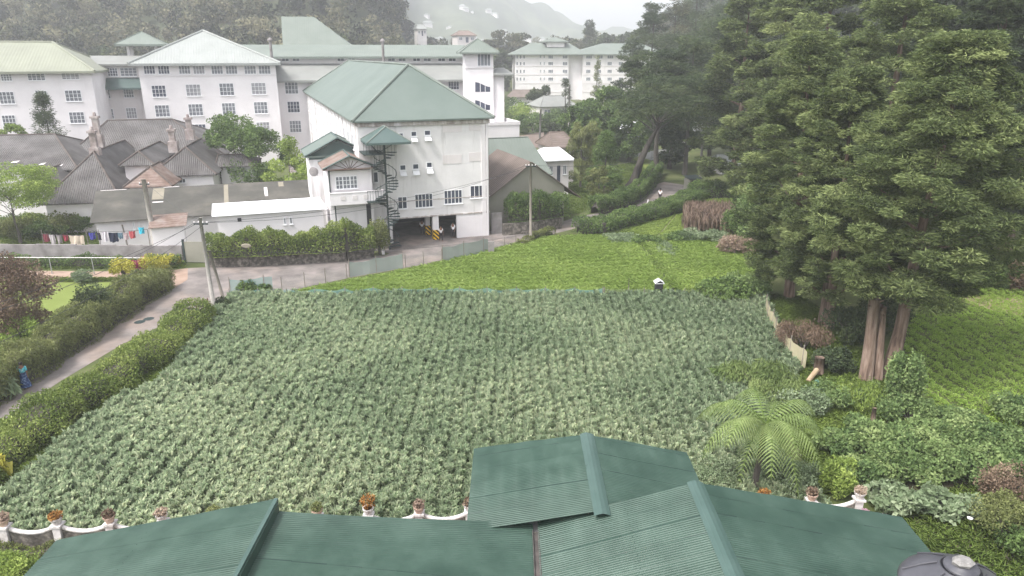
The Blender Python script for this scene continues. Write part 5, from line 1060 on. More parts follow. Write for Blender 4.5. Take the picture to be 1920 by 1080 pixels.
# ------------------------------------------------------------------ hedges, shrubs and trees
hedge('leafy_hedge', [(g(*a)[0]-.5, g(*a)[1]) for a in ((388,600),(322,664),(240,720),(150,774),(60,841),(-60,930),(-200,1030))], 2.9, 1.5, F_IVY, 'bushy light green hedge between the near road and the oat field', dens=300, leaf=.14, seed=41, rag=.17, round_=.75)
hedge('dark_hedge', [g(*a) for a in ((306,536),(238,580),(152,636),(72,688),(0,738),(-110,800))], 2.5, 2.0, F_OLIVE, 'tall dark drooping hedge on the far side of the near road', dens=300, leaf=.19, seed=42, style='droop', rag=.12)
bush('dark_shrub', (*g(182, 606), 0), 1.3, 1.2, 3.4, F_DARK, 'dark rounded shrub rising out of the roadside hedge by the lawn', leaves=7000, leaf=.15, n=20, seed=3)
hedge('trimmed_hedge', [g(*a) for a in ((1110,403),(1152,394),(1190,377),(1212,356),(1232,326))], 2.0, 2.1, F_MID, 'trimmed dark hedge on the left of the far road', dens=130, leaf=.2, seed=43, rag=.04, round_=.35)
hedge('long_hedge', [g(*a) for a in ((1078,440),(1122,437),(1170,424),(1235,406),(1290,384),(1320,368))], 2.6, 1.7, F_MID, 'long bushy hedge separating the far road from the pale plot', dens=130, leaf=.2, seed=44, rag=.08)
hedge('plot_hedge', [g(*a) for a in ((1292,374),(1340,372),(1400,372))], 2.4, 2.2, F_MID, 'dark green hedge behind the striped beds', dens=110, leaf=.22, seed=45, rag=.12)
hedge('garden_border', [g(*a) for a in ((-120,500),(60,500),(200,500),(340,500))], 1.3, .9, F_MID, 'low green planting strip at the foot of the grey wall', 'hedge', dens=170, leaf=.16, seed=46, rag=.2)
hedge('verge_scrub', [g(*a) for a in ((975,462),(1003,450),(1035,440))], .9, .8, F_OLIVE, 'dark scrubby verge between the road and the carrot field by the thin pole', 'scrub', dens=160, leaf=.15, seed=47, rag=.2)
def B(px, py, rx, h, fm, label, leaves=2500, leaf=.16, seed=1, name='shrub', ry=None, style='broad', n=14, cat='shrub', group=None):
    return bush(name, (*g(px, py), 0), rx, ry or rx*.85, h, fm, label, cat, group, leaves, leaf, n, seed, style)
B(233, 519, 1.25, 1.7, F_YEL, 'yellow flowering shrub left of the magenta one by the dirt path', 3500, .15, 51, 'flowering_shrub')
B(262, 515, .8, 1.5, F_MAG, 'magenta flowering shrub between two yellow ones', 2200, .13, 52, 'flowering_shrub')
B(291, 512, 1.3, 1.9, F_YEL, 'yellow flowering shrub right of the magenta one at the path end', 3500, .15, 53, 'flowering_shrub')
B(322, 500, .9, 1.2, F_YEL, 'low yellow green shrub beside the gate path', 1600, .15, 50)
B(152, 531, 1.05, 1.3, F_GREY, 'round grey green shrub with white flowers on the lawn edge', 3200, .12, 54)
make_tree('red_brown_tree', (*g(22, 634), 0), 5.4, 2.6, .4, F_BROWN, 'dense reddish brown tree at the left edge by the lawn', seed=7, n=46, leaves=26000, leaf=.15, trunk_r=.16, size=.34)
B(48, 652, 1.2, 2.5, F_LIGHT, 'yellow green shrub between the red brown tree and the dark hedge', 4500, .15, 55)
B(8, 700, 1.5, 2.6, F_LIGHT, 'bright lime shrub at the left edge above the walking person', 4500, .16, 56)
B(12, 745, .9, 1.2, F_GREY, 'strappy pale leaved plant on the verge next to the walking person', 500, .5, 57, style='droop', name='strappy_plant', cat='plant')
B(466, 553, .8, 1.3, F_MID, 'young leafy shrub behind the teal corner net', 900, .2, 58)
B(488, 552, .9, .9, F_MID, 'low spreading shrub right of the young leafy one at the net corner', 900, .2, 59)
B(418, 582, .7, 1.1, F_DARK, 'small dark shrub at the foot of the leaning pole', 900, .14, 60)
B(1350, 560, 2.3, 1.9, F_MID, 'large leaved green shrub at the back right of the oat field', 5000, .22, 61)
B(1400, 556, 2.0, 2.2, F_VINE, 'pale green shrub touching the big conifers beside the screen fence', 4500, .18, 62)
B(1318, 556, 1.3, 1.1, F_LIGHT, 'low light green shrub left of the large leaved one', 2200, .17, 63)
B(1383, 476, 1.9, 2.3, F_DRY, 'pinkish dry flowering shrub at the right end of the carrot field', 6000, .16, 64)
B(1320, 452, 2.4, 1.5, F_GREY, 'blue green shrub in front of the dry stalks', 4500, .18, 65)
B(1278, 452, 1.7, 1.0, F_MID, 'low dark shrub left of the blue green one', 2500, .18, 66)
B(1165, 452, 2.2, .8, F_GREY, 'low blue green shrub at the left end of the pale plot', 2200, .18, 67)
B(1210, 456, 1.8, .8, F_MID, 'low dark weeds along the pale plot edge', 1800, .18, 68)
B(1375, 440, 1.5, 3.2, F_MID, 'ragged green shrub right of the dry stalks', 3500, .2, 69)
# climbing ivy and undergrowth at the big trees
B(1408, 470, 1.7, 8.2, F_VINE, 'tall ivy covered stem on the left flank of the big conifers', 9000, .2, 70, 'ivy_column', n=40, cat='ivy')
B(1400, 420, 2.0, 6.0, F_MID, 'leafy undergrowth behind the ivy covered stem', 6000, .22, 71, n=30)
B(1686, 772, .95, 4.0, F_VINE, 'ivy column climbing beside the right hand big trunk', 9000, .17, 72, 'ivy_column', n=40, cat='ivy')
B(1590, 640, 2.0, 2.6, F_DARK, 'dark undergrowth between the big trunks', 6000, .17, 73)
B(1505, 660, 1.6, 2.4, F_BROWN, 'dead brown drooping foliage at the foot of the left conifers', 5500, .15, 74, style='droop')
B(1545, 760, 1.5, 1.3, F_VINE, 'pale green weeds between the screen fence and the cut log', 4000, .14, 75)
B(1600, 760, 1.5, 1.7, F_LIGHT, 'grassy green mound at the foot of the broken trunk', 4500, .14, 76, style='droop')
B(1425, 735, 2.4, 1.7, F_FERN, 'brownish green fern mound beside the oat field', 9000, .22, 77, 'fern_mound', style='droop', cat='fern')
B(1352, 715, .8, .9, F_MID, 'little dark green weed clump in the oats by the fern mound', 1600, .14, 78)
B(1500, 770, 1.4, 1.5, F_GREY, 'grey green weeds behind the tree fern', 4000, .14, 79)
B(1350, 905, 1.5, .9, F_GREY, 'low weeds left of the tree fern trunk', 3500, .12, 80)
B(1480, 915, 1.5, 1.3, F_GREY, 'leafy weeds right of the tree fern trunk', 4500, .12, 81)
B(1575, 925, 1.0, 1.7, F_YEL if False else F_LIGHT, 'yellow green shrub behind the right hand balustrade', 6000, .11, 82)
for (x, y, rx, h, lb, sd) in ((1640,845,1.7,1.9,'broad leaved vine mound nearest the ivy column',83),(1735,880,1.9,1.9,'broad leaved vine mound behind the grey leaved shrubs',84),(1835,850,1.9,2.0,'broad leaved vine mound in front of the slanting crop rows',85),(1925,870,1.8,2.2,'broad leaved vine mound at the right edge',86),(1610,915,1.3,1.5,'broad leaved vine mound just above the balustrade end',87),(1700,790,1.5,1.6,'broad leaved vine mound under the ivy column',88),(1930,800,1.8,1.6,'broad leaved vine mound at the right edge below the crop rows',89),(1790,815,1.5,1.5,'broad leaved vine mound along the lower edge of the crop rows',90),(1680,900,1.6,1.7,'broad leaved vine mound left behind the grey leaved shrubs',98),(1860,905,1.6,1.8,'broad leaved vine mound above the reddish bush',99),(1575,850,1.3,1.4,'broad leaved vine mound right of the tree fern',100),(1770,850,1.7,1.8,'broad leaved vine mound in the middle of the green mass',103)):
    B(x, y, rx, h, F_VINE, lb, 7000, .17, sd, 'vine_mound', group='vine mounds right of the tree fern', cat='vine')
B(1682, 962, 1.15, 1.25, F_GREY, 'grey leaved shrub nearest the pink flowers', 1500, .26, 91)
B(1772, 962, 1.15, 1.25, F_GREY, 'grey leaved shrub left of the red brown bush', 1500, .26, 92)
B(1880, 1010, 1.4, 2.1, F_OLIVE, 'red brown and green bush at the lower right edge', 8000, .1, 93)
B(1885, 940, 1.2, 1.8, F_BROWN, 'reddish bush above the lower right bush', 5000, .1, 94)
B(1960, 1060, 1.6, 1.6, F_MID, 'green shrub in the lower right corner', 4500, .13, 95)
for x, y, lb in ((1622, 962, 'pink hydrangea head beside the balustrade end'), (1657, 972, 'pink hydrangea head at the far roof edge')):
    a = g(x, y, .7); t_ = thing('hydrangea', (a[0], a[1], 0), lb, 'flower'); rg = np.random.default_rng(int(x)); V, T = clump_leaves(np.array([[0, 0, .75]]), np.array([[.16, .16, .12]]), 500, .06, rg=rg); quads('flower_head', V, 4, T, fol('pink_petals', (.45,.25,.34), (.62,.42,.50), (.72,.58,.64)), t_)
    V, T = clump_leaves(np.array([[0, 0, .45]]), np.array([[.35, .3, .25]]), 350, .12, rg=rg); quads('leaves', V, 4, T, F_LIGHT, t_)
a = g(1818, 975, .5); q = MB(); q.lathe((0, 0, 0), [(.02, 0), (.09, .06), (.11, .1), (.02, .12)], 7); tag(q.build('white_flower', WSH, None, (a[0], a[1], .5)), 'single white flower right of the grey leaved shrubs', 'flower')
hedge('low_plants', [(-21, 22.25), (-18, 22.4), (-15.3, 22.55)], .8, .75, F_OLIVE, 'dark low plants growing at the foot of the white balustrade', 'plants', dens=300, leaf=.1, seed=98, rag=.2)
bush('corner_shrub', (-17.7, 20.9, 0), 1.3, 1.0, 1.35, F_LIGHT, 'yellow green shrub in the lower left corner beside the roof', 'shrub', leaves=9000, leaf=.09, n=24, seed=96)
bush('edge_plant', (*g(-12, 905), 0), .6, .6, 1.3, F_YEL, 'pale yellow leaf of a plant cut by the left edge', 'plant', leaves=60, leaf=.8, n=6, seed=97)

B(1858, 540, 2.0, 2.2, F_MID, 'green shrub beside the soil track at the top of the slanting crop', 3500, .2, 120)
B(1912, 545, 1.6, 3.0, F_BROWN, 'red brown shrub by the soil track at the right edge', 3500, .2, 121)
B(1800, 510, 2.4, 2.4, F_DARK, 'dark shrub under the big conifers above the slanting crop', 4500, .2, 122)
B(1640, 760, 1.2, 1.3, F_VINE, 'pale creeper clump at the base of the bare reddish trunks', 3500, .14, 123)
B(1560, 700, 1.2, 1.8, F_DARK, 'dark undergrowth left of the broken trunk', 4500, .15, 124)
B(1660, 620, 1.6, 3.2, F_DARK, 'dark shrub behind the bare reddish trunks', 6000, .17, 125)
for x, y, lb in ((262, 604, 'dark oval drain cover on the near road, left of two'), (279, 598, 'dark oval drain cover on the near road, right of two')):
    q = MB(); q.lathe((0, 0, 0), [(.36, 0), (.36, .012), (.30, .016)], 18); tag(q.build('drain_cover', IRON, None, (*g(x, y), .009)), lb, 'drain cover')
for i, (x, y, rx, h, fm, lb) in enumerate(((20, 446, 2.4, 2.6, F_OLIVE, 'scrub in front of the grey roof left of the umbrella tree'), (88, 446, 2.0, 2.0, F_MID, 'green scrub behind the maroon cloth'), (122, 440, 2.2, 2.8, F_OLIVE, 'tall scrub below the cottage eave'), (156, 437, 1.8, 2.4, F_MID, 'scrub against the left end of the mossy shed'), (62, 430, 1.8, 2.2, F_IVY, 'yellowish scrub right of the umbrella tree trunk'))):
    bb = g(x, y); bush('shrub', (bb[0], bb[1], 0), rx, rx*.7, h, fm, lb, 'shrub', 'scrub on the grassy slope', 3500, .2, 14, 130+i)
B(1248, 470, 1.0, .5, F_GREY, 'pale weed line across the carrot field', 1500, .14, 140, ry=3.0)
# tree fern
def frond(L, rise, droop, az, rg, q4):
    n = 24; c, s = math.cos(az), math.sin(az); pts = []
    for i in range(n+1):
        t = i/n; r = L*(t - .10*t*t*t); z = rise*math.sin(t*1.75) - droop*t**2.6; pts.append(np.array([c*r, s*r, z]))
    lat = np.array([-s, c, 0])
    for i in range(2, n):
        t = i/n; p = pts[i]; tan = pts[i+1]-pts[i-1]; tan /= np.linalg.norm(tan); pl = L*.265*math.sin(math.pi*min(1, t**.8*.97+.03))**.75+.03
        for sd_ in (-1, 1):
            d = lat*sd_ + tan*.42 + np.array([0, 0, -.22]); d /= np.linalg.norm(d); w = L/n*.74; m = max(3, int(pl/.12))
            for k in range(m):
                f0, f1 = k/m, (k+1.0)/m; ww0, ww1 = w*(1-f0*.8), w*(1-f1*.85); A = p+d*pl*f0+np.array([0,0,-.5*pl*f0*f0]); Bq = p+d*pl*f1+np.array([0,0,-.5*pl*f1*f1])
                q4.append([A-tan*ww0*.5, A+tan*ww0*.5, Bq+tan*ww1*.5+np.array([0,0,-.01]), Bq-tan*ww1*.5])
    return pts
fb = g(1412, 925); fz = at(1425, 800, fb[1]-.1)[2]; TF = thing('tree_fern', (*fb, 0), 'big tree fern with arching feathery fronds beside the near roof', 'tree fern')
q = MB(); fx_, fy_ = .22, .1; q.tube([(0, 0, 0), (fx_*.5, fy_*.4, fz*.5), (fx_, fy_, fz)], [.15, .12, .14], 9); q.build('trunk', DARK if False else BARK_D, TF, smooth=True)
rg = np.random.default_rng(9)
for i in range(17):
    az = i*2*math.pi/17 + rg.uniform(-.16, .16); ring = i % 3; L = [3.2, 2.8, 2.5][ring]*rg.uniform(.9, 1.12); rise = [.9, 1.4, .35][ring]; dr = [1.9, 1.6, 2.3][ring]
    Q = []; pts = frond(L, rise, dr, az, rg, Q); V = np.array(Q) + np.array([fx_, fy_, fz]); T = np.full(len(V), .5 + rg.uniform(-.2, .22)) + rg.normal(size=len(V))*.1
    o = quads('frond', V, 4, T, F_FERN, TF); q = MB(); q.tube([tuple(p+np.array([fx_, fy_, fz-.008])) for p in pts[::3]], [.022*(1-k/18)+.004 for k in range(len(pts[::3]))], 5); q.build('rachis', F_LIGHT, o)

# the big conifers at the right
def CY_(px, py, h, rad, z0, fm, label, seed, leaves=42000, leaf=.34, n=95, tr=.42, lean=(0,0), sz=.17, shape='cypress', bark=BARK, squash=1, limbs=12, extra=None, inner=.5, Y=None):
    b = g(px, py) if Y is None else (at(px, 300, Y)[0], Y)
    return make_tree('cypress_tree', (b[0], b[1], 0), h, rad, z0, fm, label, 'tree', 'big conifers right of the fields', shape, n, leaves, leaf, 'spray', tr, bark, lean, seed, sz, limbs, inner, extra, squash)
CY_(1664, 712, 19.5, 5.4, 5.2, F_CYP, 'nearest big cypress with a thick bare reddish trunk, right of the tree fern', 101, 150000, .23, 430, .40, (1.6, 1.0), .115, inner=.4)
CY_(1552, 618, 17.5, 4.4, 2.6, F_CYP, 'big cypress with low boughs and twin trunks beside the screen fence', 102, 130000, .23, 400, .32, (-.4, .5), .12, inner=.4)
CY_(1478, 560, 20, 4.6, 1.8, F_CYP, 'cypress behind the screen fence corner with foliage to the ground', 103, 110000, .25, 360, .36, (-.6, 0), .125, inner=.4)
CY_(1620, 530, 25, 6.0, 4, F_CYP, 'tall cypress standing behind the nearest big one', 104, 100000, .29, 380, .5, (0, 0), .12)
CY_(1790, 520, 24, 5.6, 3.2, F_DARK, 'very dark cypress shading the slanting crop rows', 105, 80000, .33, 260, .5, (0, 0), .13)
CY_(1885, 470, 27, 6.5, 3, F_DARK, 'dark cypress at the right edge behind the crop rows', 106, 60000, .4, 130, .5, (0, 0), .18)
CY_(1500, 450, 28, 6.0, 3, F_CYP, 'tall olive cypress rising behind the ones at the fence', 107, 60000, .4, 130, .5, (0, 0), .18)
CY_(1432, 420, 25, 5.2, 2, F_CYP, 'olive cypress behind the pinkish dry shrub', 108, 60000, .4, 120, .45, (0, 0), .18)
CY_(1700, 420, 31, 7.5, 4, F_DARK, 'tall dark cypress in the middle of the conifer stand', 109, 55000, .45, 120, .6, (0, 0), .18)
CY_(1372, 372, 26, 6.0, 2, F_CYP, 'hazy cypress above the striped beds', 110, 50000, .45, 110, .5, (0, 0), .18)
CY_(2000, 690, 14.5, 4.0, 7.0, F_CYP, 'bright cypress bough reaching in from the right edge', 111, 40000, .30, 80, .4, (0, 0), .2)
CY_(1980, 420, 30, 8, 3, F_DARK, 'dark cypress behind the bright bough at the right edge', 112, 45000, .45, 110, .5, (0, 0), .18)
# second trunks, broken trunks
def trunk(pts, rs, label, m=BARK, name='bare_trunk', cat='tree trunk'):
    o = pts[0]; q = MB(); q.tube([(p_[0]-o[0], p_[1]-o[1], p_[2]) for p_ in pts], rs, 10)
    rr = random.Random(int(pts[0][0]*10)); top = pts[-1]
    for k in range(4 if name == 'bare_trunk' else 0): a = rr.uniform(0, 6.28); q.tube([(top[0]-o[0], top[1]-o[1], top[2]-.3*k), (top[0]-o[0]+math.cos(a)*.6, top[1]-o[1]+math.sin(a)*.5, top[2]-.3*k+.35)], [rs[-1]*.4, .02], 5)
    tag(q.build(name, m, None, (o[0], o[1], 0), smooth=True), label, cat)
b = g(1622, 716); trunk([(b[0], b[1], 0), at(1632, 640, b[1]), at(1640, 560, b[1]+.1)], [.38, .33, .30], 'broken topless trunk left of the nearest big cypress')
b = g(1645, 716); trunk([(b[0], b[1], 0), at(1650, 640, b[1]), at(1655, 575, b[1]+.3)], [.27, .24, .2], 'thinner broken trunk between the two big ones')
b = g(1540, 610); trunk([(b[0], b[1], 0), at(1548, 560, b[1]), at(1552, 500, b[1])], [.3, .26, .2], 'reddish trunk in the shade left of the twin trunks')
b = g(1534, 705); trunk([(b[0], b[1], 0), at(1537, 670, b[1])], [.3, .27], 'short sawn trunk above the cut log', name='tree_stump', cat='stump')
b = g(1695, 640); trunk([(b[0], b[1], 0), at(1697, 600, b[1]), at(1706, 575, b[1]), at(1722, 571, b[1])], [.08, .07, .06, .03], 'bleached dead branch right of the big bare trunk', CONC, 'dead_branch', 'branch')
b = g(1634, 800); trunk([(b[0], b[1], 0), at(1640, 765, b[1])], [.14, .1], 'small reddish stem below the big trunks', BARK, 'stem', 'stem')

# mid distance trees
def MT(name, px, py, h, rad, z0, fm, label, seed, shape='round', leaves=9000, leaf=.3, n=40, style='broad', tr=.2, Y=None, lean=(0,0), bark=None, size=.3, limbs=7, group=None, zt=None):
    if Y is None: x, y = g(px, py)
    else: x, y = at(px, 100, Y)[0], Y
    if zt is not None:                                # tree top seen at this pixel row: height from the top
        pass
    zb = float(hgt(x, y)); return make_tree(name, (x, y, zb - (.3 if zb > .05 else 0)), h, rad, z0, fm, label, 'tree', group, shape, n, leaves, leaf, style, tr, bark, lean, seed, size, limbs)
MT('forked_tree', 1176, 362, 15.5, 6.0, 7.5, F_DARK, 'big dark tree with a thick forked trunk beside the far road', 201, 'flat', 26000, .32, 70, 'spray', .75, lean=(6.0, 0), limbs=14, size=.24)
MT('layered_tree', 1228, 330, 19, 4.8, 9, F_DARK, 'dark layered tree standing before the right end of the far hotel', 202, 'flat', 22000, .4, 60, 'spray', .5, size=.24, limbs=10)
MT('conifer', 1133, 366, 8.6, 2.6, .8, F_MID, 'young bright conical conifer left of the forked tree', 203, 'cone', 14000, .26, 50, 'spray', .15)
MT('small_tree', 1122, 384, 5.0, 1.6, 1.2, F_OLIVE, 'small pale olive tree in front of the young conifer', 204, 'round', 6000, .2, 30)
MT('small_tree', 1150, 376, 3.4, 1.1, 1.2, F_MID, 'little dark sapling right of the pale olive tree', 205, 'round', 3000, .2, 20)
MT('feathery_tree', 1088, 352, 9.0, 2.1, 1.0, F_OLIVE, 'tall feathery olive tree behind the olive shed', 206, 'column', 9000, .3, 40, 'droop', .15)
MT('feathery_tree', 1108, 330, 8.0, 2.0, 1.0, F_OLIVE, 'second feathery tree between the shed and the young conifer', 207, 'column', 8000, .3, 40, 'droop', .15)
for i, (px, Y, h, rad, fm, lb) in enumerate(((1100,128,10,4.5,F_MID,'round green tree below the far hotel, left of three'),(1145,132,12,5.2,F_MID,'round green tree below the far hotel, middle of three'),(1190,126,10.5,4.6,F_MID,'round green tree below the far hotel, right of three'),(1262,150,22,6.5,F_DARK,'hazy dark tree in front of the white valley houses'),(1300,112,21,5.0,F_DARK,'dark tree right of the forked tree over the road bend'),(1345,125,24,6.0,F_DARK,'tall dark tree above the roadside hut'),(1390,118,25,6,F_CYP,'olive tree above the plot hedge'),(1270,118,9,4.0,F_DARK,'small dark spreading tree over the far road bend'),(1330,160,27,7,F_DARK,'tall hazy tree behind the tall dark ones'),(1186,158,21,4.6,F_DARK,'hazy tree covering the right end of the far hotel'),(1222,165,29,5.5,F_DARK,'tallest hazy tree right of the sky gap'),(1262,172,31,6.5,F_WOOD,'tall hazy grey green tree right of the tallest one'),(1300,180,34,7,F_DARK,'very tall hazy tree reaching the top of the picture'))):
    MT('valley_tree', px, 0, h, rad, 1.5 if h < 13 else 4, fm, lb, 210+i, 'round' if h < 13 else 'cypress', 15000, .42, 60, 'broad' if h < 13 else 'spray', .35, Y=Y, group='trees in the valley beyond the road', size=.24)
MT('narrow_cypress', 1062, 0, 12.5, 1.2, .5, F_DARK, 'narrow dark cypress in front of the far hotel', 230, 'column', 6000, .3, 40, 'spray', .2, Y=172, size=.55)
MT('round_tree', 1039, 0, 3.8, 1.9, .6, F_DARK, 'small round dark tree on the hotel lawn', 231, 'round', 3500, .3, 20, Y=160)
MT('round_tree', 1016, 0, 9.5, 4.0, 1, F_DARK, 'rounded dark tree at the left foot of the far hotel', 232, 'round', 7000, .5, 30, Y=212)
MT('narrow_pine', 1121, 0, 18, 2.0, 1, F_OLIVE, 'slim pale conical pine against the far hotel wall', 233, 'cone', 4500, .5, 40, 'spray', .2, Y=262, size=.4)
for i, (px, Y, h, rad) in enumerate(((965,205,6,4.5),(990,195,5,5),(1000,178,4,4.5),(1050,190,4,4),(1088,185,6,4.5),(968,172,4,3.5),(1025,178,3.6,3.5))):
    MT('lawn_shrub', px, 0, h, rad, .3, (F_MID, F_LIGHT, F_MID)[i % 3], ['tall green shrub by the left lodge wall','light green shrub right of the lodge','broad green shrub on the left of the hotel lawn','shrub at the foot of the narrow cypress','light shrub right of the narrow cypress','low shrub left of the hotel lawn','low lime shrub behind the hotel lawn'][i], 240+i, 'round', 4000, .4, 20, Y=Y, group='shrubs round the hotel lawn')
# left side
b = g(40, 459); make_tree('umbrella_tree', (*b, 0), 7.6, 3.9, 2.6, F_LIGHT, 'lime green spreading umbrella shaped tree on the grassy slope at left', 'tree', None, 'flat', 55, 22000, .17, 'broad', .17, BARK_D, (-.3, 0), 251, .26, 14)
MT('conifer', 62, 0, 13.3, 2.6, 3.5, F_DARK, 'dark bushy conifer in front of the left hotel wing', 252, 'cone', 14000, .26, 150, 'spray', .2, Y=96, size=.26)
MT('round_tree', 418, 0, 11.2, 3.7, 2, F_MID, 'dark leafy tree between the cottage and the hotel', 253, 'round', 14000, .26, 45, Y=90)
MT('round_tree', 468, 0, 9.6, 3.3, 1.5, F_MID, 'leafy tree right of the dark one behind the cottage', 254, 'round', 12000, .26, 40, Y=88)
MT('round_tree', 522, 0, 8.6, 2.6, .8, F_LIGHT, 'light green tree left of the long white building', 255, 'round', 9000, .24, 36, Y=84)
MT('round_tree', 545, 0, 6.0, 2.2, .8, F_LIGHT, 'low light green tree by the driveway', 256, 'round', 6000, .24, 30, Y=80)
MT('round_tree', -6, 0, 9.6, 1.9, 4, F_LIGHT, 'yellow green tree top at the left edge over the grey roof', 257, 'round', 4000, .26, 26, Y=93)
B(96, 420, 2.0, 2.2, F_OLIVE, 'olive scrub on the slope behind the umbrella tree', 3000, .2, 258)
B(130, 405, 2.6, 2.0, F_MID, 'dark scrub on the slope by the shed corner', 3500, .2, 259)
B(10, 430, 2.2, 1.8, F_MID, 'green scrub on the slope left of the umbrella tree', 3000, .2, 260)

# trees of the wooded hillside: four prototypes, copied with their crowns and trunks
def protos():
    out = []
    for k, (shape, fm, h, rad, style) in enumerate((('round', F_WOOD, 16, 5.5, 'broad'), ('round', F_DARK, 17, 5.0, 'broad'), ('cone', F_DARK, 20, 4.2, 'spray'), ('column', F_OLIVE, 19, 3.6, 'broad'), ('flat', F_WOOD, 17, 6.5, 'broad'), ('round', F_OLIVE, 15, 5.5, 'broad'))):
        out.append(make_tree('wood_tree', (0, -400, 0), h, rad, 3.2, fm, 'x', 'tree', None, shape, 46, 7000, .75, style, .35, BARK_D, (0, 0), 300+k, .27, 6))
    return out
PR = protos(); used = [False]*6
def wt(kind, px, Y, s, label, group, name='wood_tree', dz=0):
    x = at(px, 100, Y)[0]; o = PR[kind] if not used[kind] else copy_tree(PR[kind]); used[kind] = True
    o.location = (x, Y, float(hgt(x, Y)) - .5 + dz); o.scale = (s, s, s*random.uniform(.92, 1.08)); o.rotation_euler = (0, 0, random.uniform(0, 6.28)); o['label'] = label; o['group'] = group; o['category'] = 'tree'; return o
KD = ['grey green round tree', 'dark round tree', 'dark conical conifer', 'slender olive tree', 'flat topped grey green tree', 'olive bushy tree']
anch = [(-30,'beyond the left edge of the yellow green roof'),(15,'above the left end of the yellow green roof'),(60,'above the middle of the yellow green roof'),(110,'above the yellow green roof ridge end'),(150,'above the gap left of the roof pavilion'),(195,'just left of the roof pavilion'),(240,'directly behind the roof pavilion'),(290,'right of the roof pavilion'),(335,'above the left hip of the pale pointed roof'),(385,'above the peak of the pale pointed roof'),(430,'above the right hip of the pale pointed roof'),(480,'above the left flue'),(520,'left of the steep green roof'),(575,'behind the steep green roof top'),(625,'over the right slope of the steep green roof'),(670,'at the foot of the steep roof slope'),(715,'behind the right flue'),(755,'right of the right flue')]
sz_ = [1.1,1.2,1.25,1.2,1.1,1.15,1.2,1.1,1.2,1.3,1.2,1.15,1.1,1.2,1.2,1.1,1.0,.9]; kk_ = [2,2,0,5,0,1,0,0,5,0,3,1,0,4,1,0,1,3]
for i, (px, wh) in enumerate(anch):
    wt(kk_[i], px+random.uniform(-6, 6), 172+random.uniform(0, 30) + (15 if px > 500 else 0), sz_[i]*.85, f'{KD[kk_[i]]} at the wood edge {wh}', 'trees along the edge of the hillside wood')
mid_ = [(780,'left of the tiny pale villa'),(812,'right of the tiny pale villa'),(838,'between the two tiny villas'),(872,'in front of the orange roofed villa'),(905,'directly behind the stair tower roof'),(935,'right of the stair tower roof'),(790,'on the ridge above the pale villa'),(850,'on the ridge above the orange roofed villa'),(950,'standing high over the left corner of the far hotel')]
for i, (px, wh) in enumerate(mid_):
    k_ = [0,1,4,0,5,1,3,0,4][i]; wt(k_, px, [285,300,310,290,280,300,420,430,330][i], [.95,1.0,1,.8,.9,1.1,1.1,1.0,1.45][i], f'hazy {KD[k_]} {wh}', 'hazy trees behind the stair tower')
for px, wh in ((784, 'hiding the foot of the tiny pale villa'), (800, 'at the right foot of the tiny pale villa'), (866, 'at the left foot of the orange roofed villa'), (884, 'at the right foot of the orange roofed villa')): wt(1, px, 312, .62, f'small dark tree {wh}', 'hazy trees behind the stair tower')
bh = [(975,1.2,1),(1000,1.15,0),(1022,1.1,1),(1045,1.25,4),(1062,1.2,4),(1082,1.15,1),(1105,1.5,2),(1128,1.35,1),(1150,1.3,0),(1172,1.45,1),(1195,1.6,1),(1218,1.9,2),(1240,1.85,0),(1262,1.9,1),(1288,1.85,2),(1310,1.8,1)]
wb_ = ['left corner','left hip','cupola left side','cupola right side','middle roof','roof dip','tallest point','right of the tallest point','right roof left part','right roof middle','right roof right part','right end','sky gap left side','sky gap','sky gap right side','high wood edge']
for i, (px, s, k_) in enumerate(bh): wt(k_, px, 335+random.uniform(0, 25), s, f'blue hazy {KD[k_]} behind the far hotel at the {wb_[i]}', 'hazy trees behind the far hotel')
rr_ = [(1350,150),(1400,140),(1450,130),(1510,125),(1560,120),(1620,118),(1680,115),(1740,112),(1800,110),(1860,108),(1920,105),(1370,190),(1440,180),(1520,175),(1600,170),(1690,165),(1780,160),(1880,155)]
for i, (px, Y) in enumerate(rr_): k_ = [2,1,2,1,0,1][i % 6]; wt(k_, px, Y, [1.25,1.4][i >= 11]+.1*math.sin(i), f'{KD[k_]} deep in the right hand wood', 'trees deep in the right hand wood')
# the woods themselves, far off, one mass each
def wood(name, pts, label, leaf=1.1, per=420, h=15, rad=4.5, fm=F_WOOD, seed=1):
    rg = np.random.default_rng(seed); Cs = []; Ss = []; tn = []
    for x, y in pts:
        z = float(hgt(x, y)); s = rg.uniform(.75, 1.3); n = 9; an = rg.uniform(0, 6.28, n); rr = rad*s*rg.uniform(.1, .75, n); zz = z + h*s*rg.uniform(.3, .95, n)
        Cs.append(np.stack([x+np.cos(an)*rr, y+np.sin(an)*rr, zz], 1)); Ss.append(np.full((n, 3), rad*s*.48)*[1, 1, .8]); tn += [rg.normal()*.36]*n
    C = np.vstack(Cs); S = np.vstack(Ss); nn = np.full(len(C), per//9); V, T = clump_leaves(C, S, nn, leaf, 'broad', rg=rg); T = T + np.repeat(tn, per//9)
    c = C.mean(0); tag(quads(name, V-c, 4, T, fm, None, tuple(c)), label, 'wood', None, 'stuff')
rw = np.random.default_rng(77)
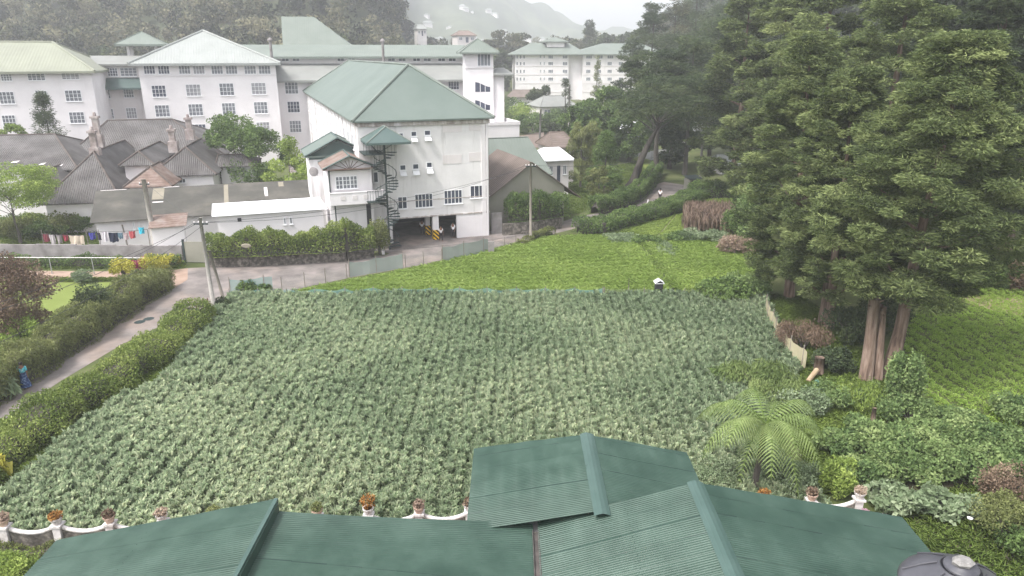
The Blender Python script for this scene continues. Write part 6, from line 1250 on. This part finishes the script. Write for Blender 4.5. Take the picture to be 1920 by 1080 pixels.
P_ = np.stack([rw.uniform(-330, -20, 1500), rw.uniform(200, 440, 1500)], 1); P_ = P_[(P_[:, 0] < -.135*P_[:, 1]-4) & (P_[:, 0] > -.80*P_[:, 1])][:620]; wood('hillside_wood', P_, 'mixed wood covering the hillside behind the hotel wings', seed=5)
P_ = np.stack([rw.uniform(20, 330, 1500), rw.uniform(185, 400, 1500)], 1); P_ = P_[(P_[:, 0] > .235*P_[:, 1]) & (P_[:, 0] < .85*P_[:, 1])][:420]; wood('right_wood', P_, 'dark wood rising behind the big conifers at right', fm=F_DARK, seed=6, h=18)
P_ = np.stack([rw.uniform(-190, 230, 1600), rw.uniform(350, 640, 1600)], 1); P_ = P_[(P_[:, 0] > -.17*P_[:, 1])&(P_[:, 0] < .32*P_[:, 1])][:430]; wood('valley_wood', P_, 'hazy tree belt in the valley below the far town', fm=F_WOOD, seed=7, h=12, leaf=1.5)

# far town: little houses on the hill, all alike at this distance
q = MB(); q.box(-5, 5, -4, 4, -4, 6); tm = thing('town_house', (0, 900, 0), 'tiny pale house speck in the far town on the misty hill', 'house', 'houses of the far town'); q.build('wall', WHITE, tm); hip_roof(tm, 'roof', PALE_ROOF, -6, 6, -5, 5, 6, 9, 3, 3, 'u', th=.4)
rt = random.Random(12); fst = True
for i in range(46):
    px, Y = rt.uniform(795, 1075), rt.uniform(820, 1180); x = at(px, 100, Y)[0]; o = tm if fst else copy_tree(tm); fst = False; o.location = (x, Y, float(hgt(x, Y))); s = rt.uniform(.4, .9); o.scale = (s*rt.uniform(.8, 1.5), s, s); o.rotation_euler = (0, 0, rt.uniform(-.6, .6))

# ------------------------------------------------------------------ haze
hz = MB(); hz.box(-1400, 1500, -80, 2900, -2.5, 330); o = hz.build('haze', None); o['kind'] = 'stuff'; o['label'] = 'pale bluish white haze in the air of the valley'; o['category'] = 'haze'
hm = bpy.data.materials.new('haze_air'); hm.use_nodes = True; n = hm.node_tree.nodes; n.remove(n['Principled BSDF']); pv = n.new('ShaderNodeVolumePrincipled'); pv.inputs['Density'].default_value = HAZE_D
pv.inputs['Color'].default_value = (.93, .94, 1, 1); pv.inputs['Anisotropy'].default_value = .25; hm.node_tree.links.new(pv.outputs[0], n['Material Output'].inputs['Volume']); o.data.materials.append(hm)
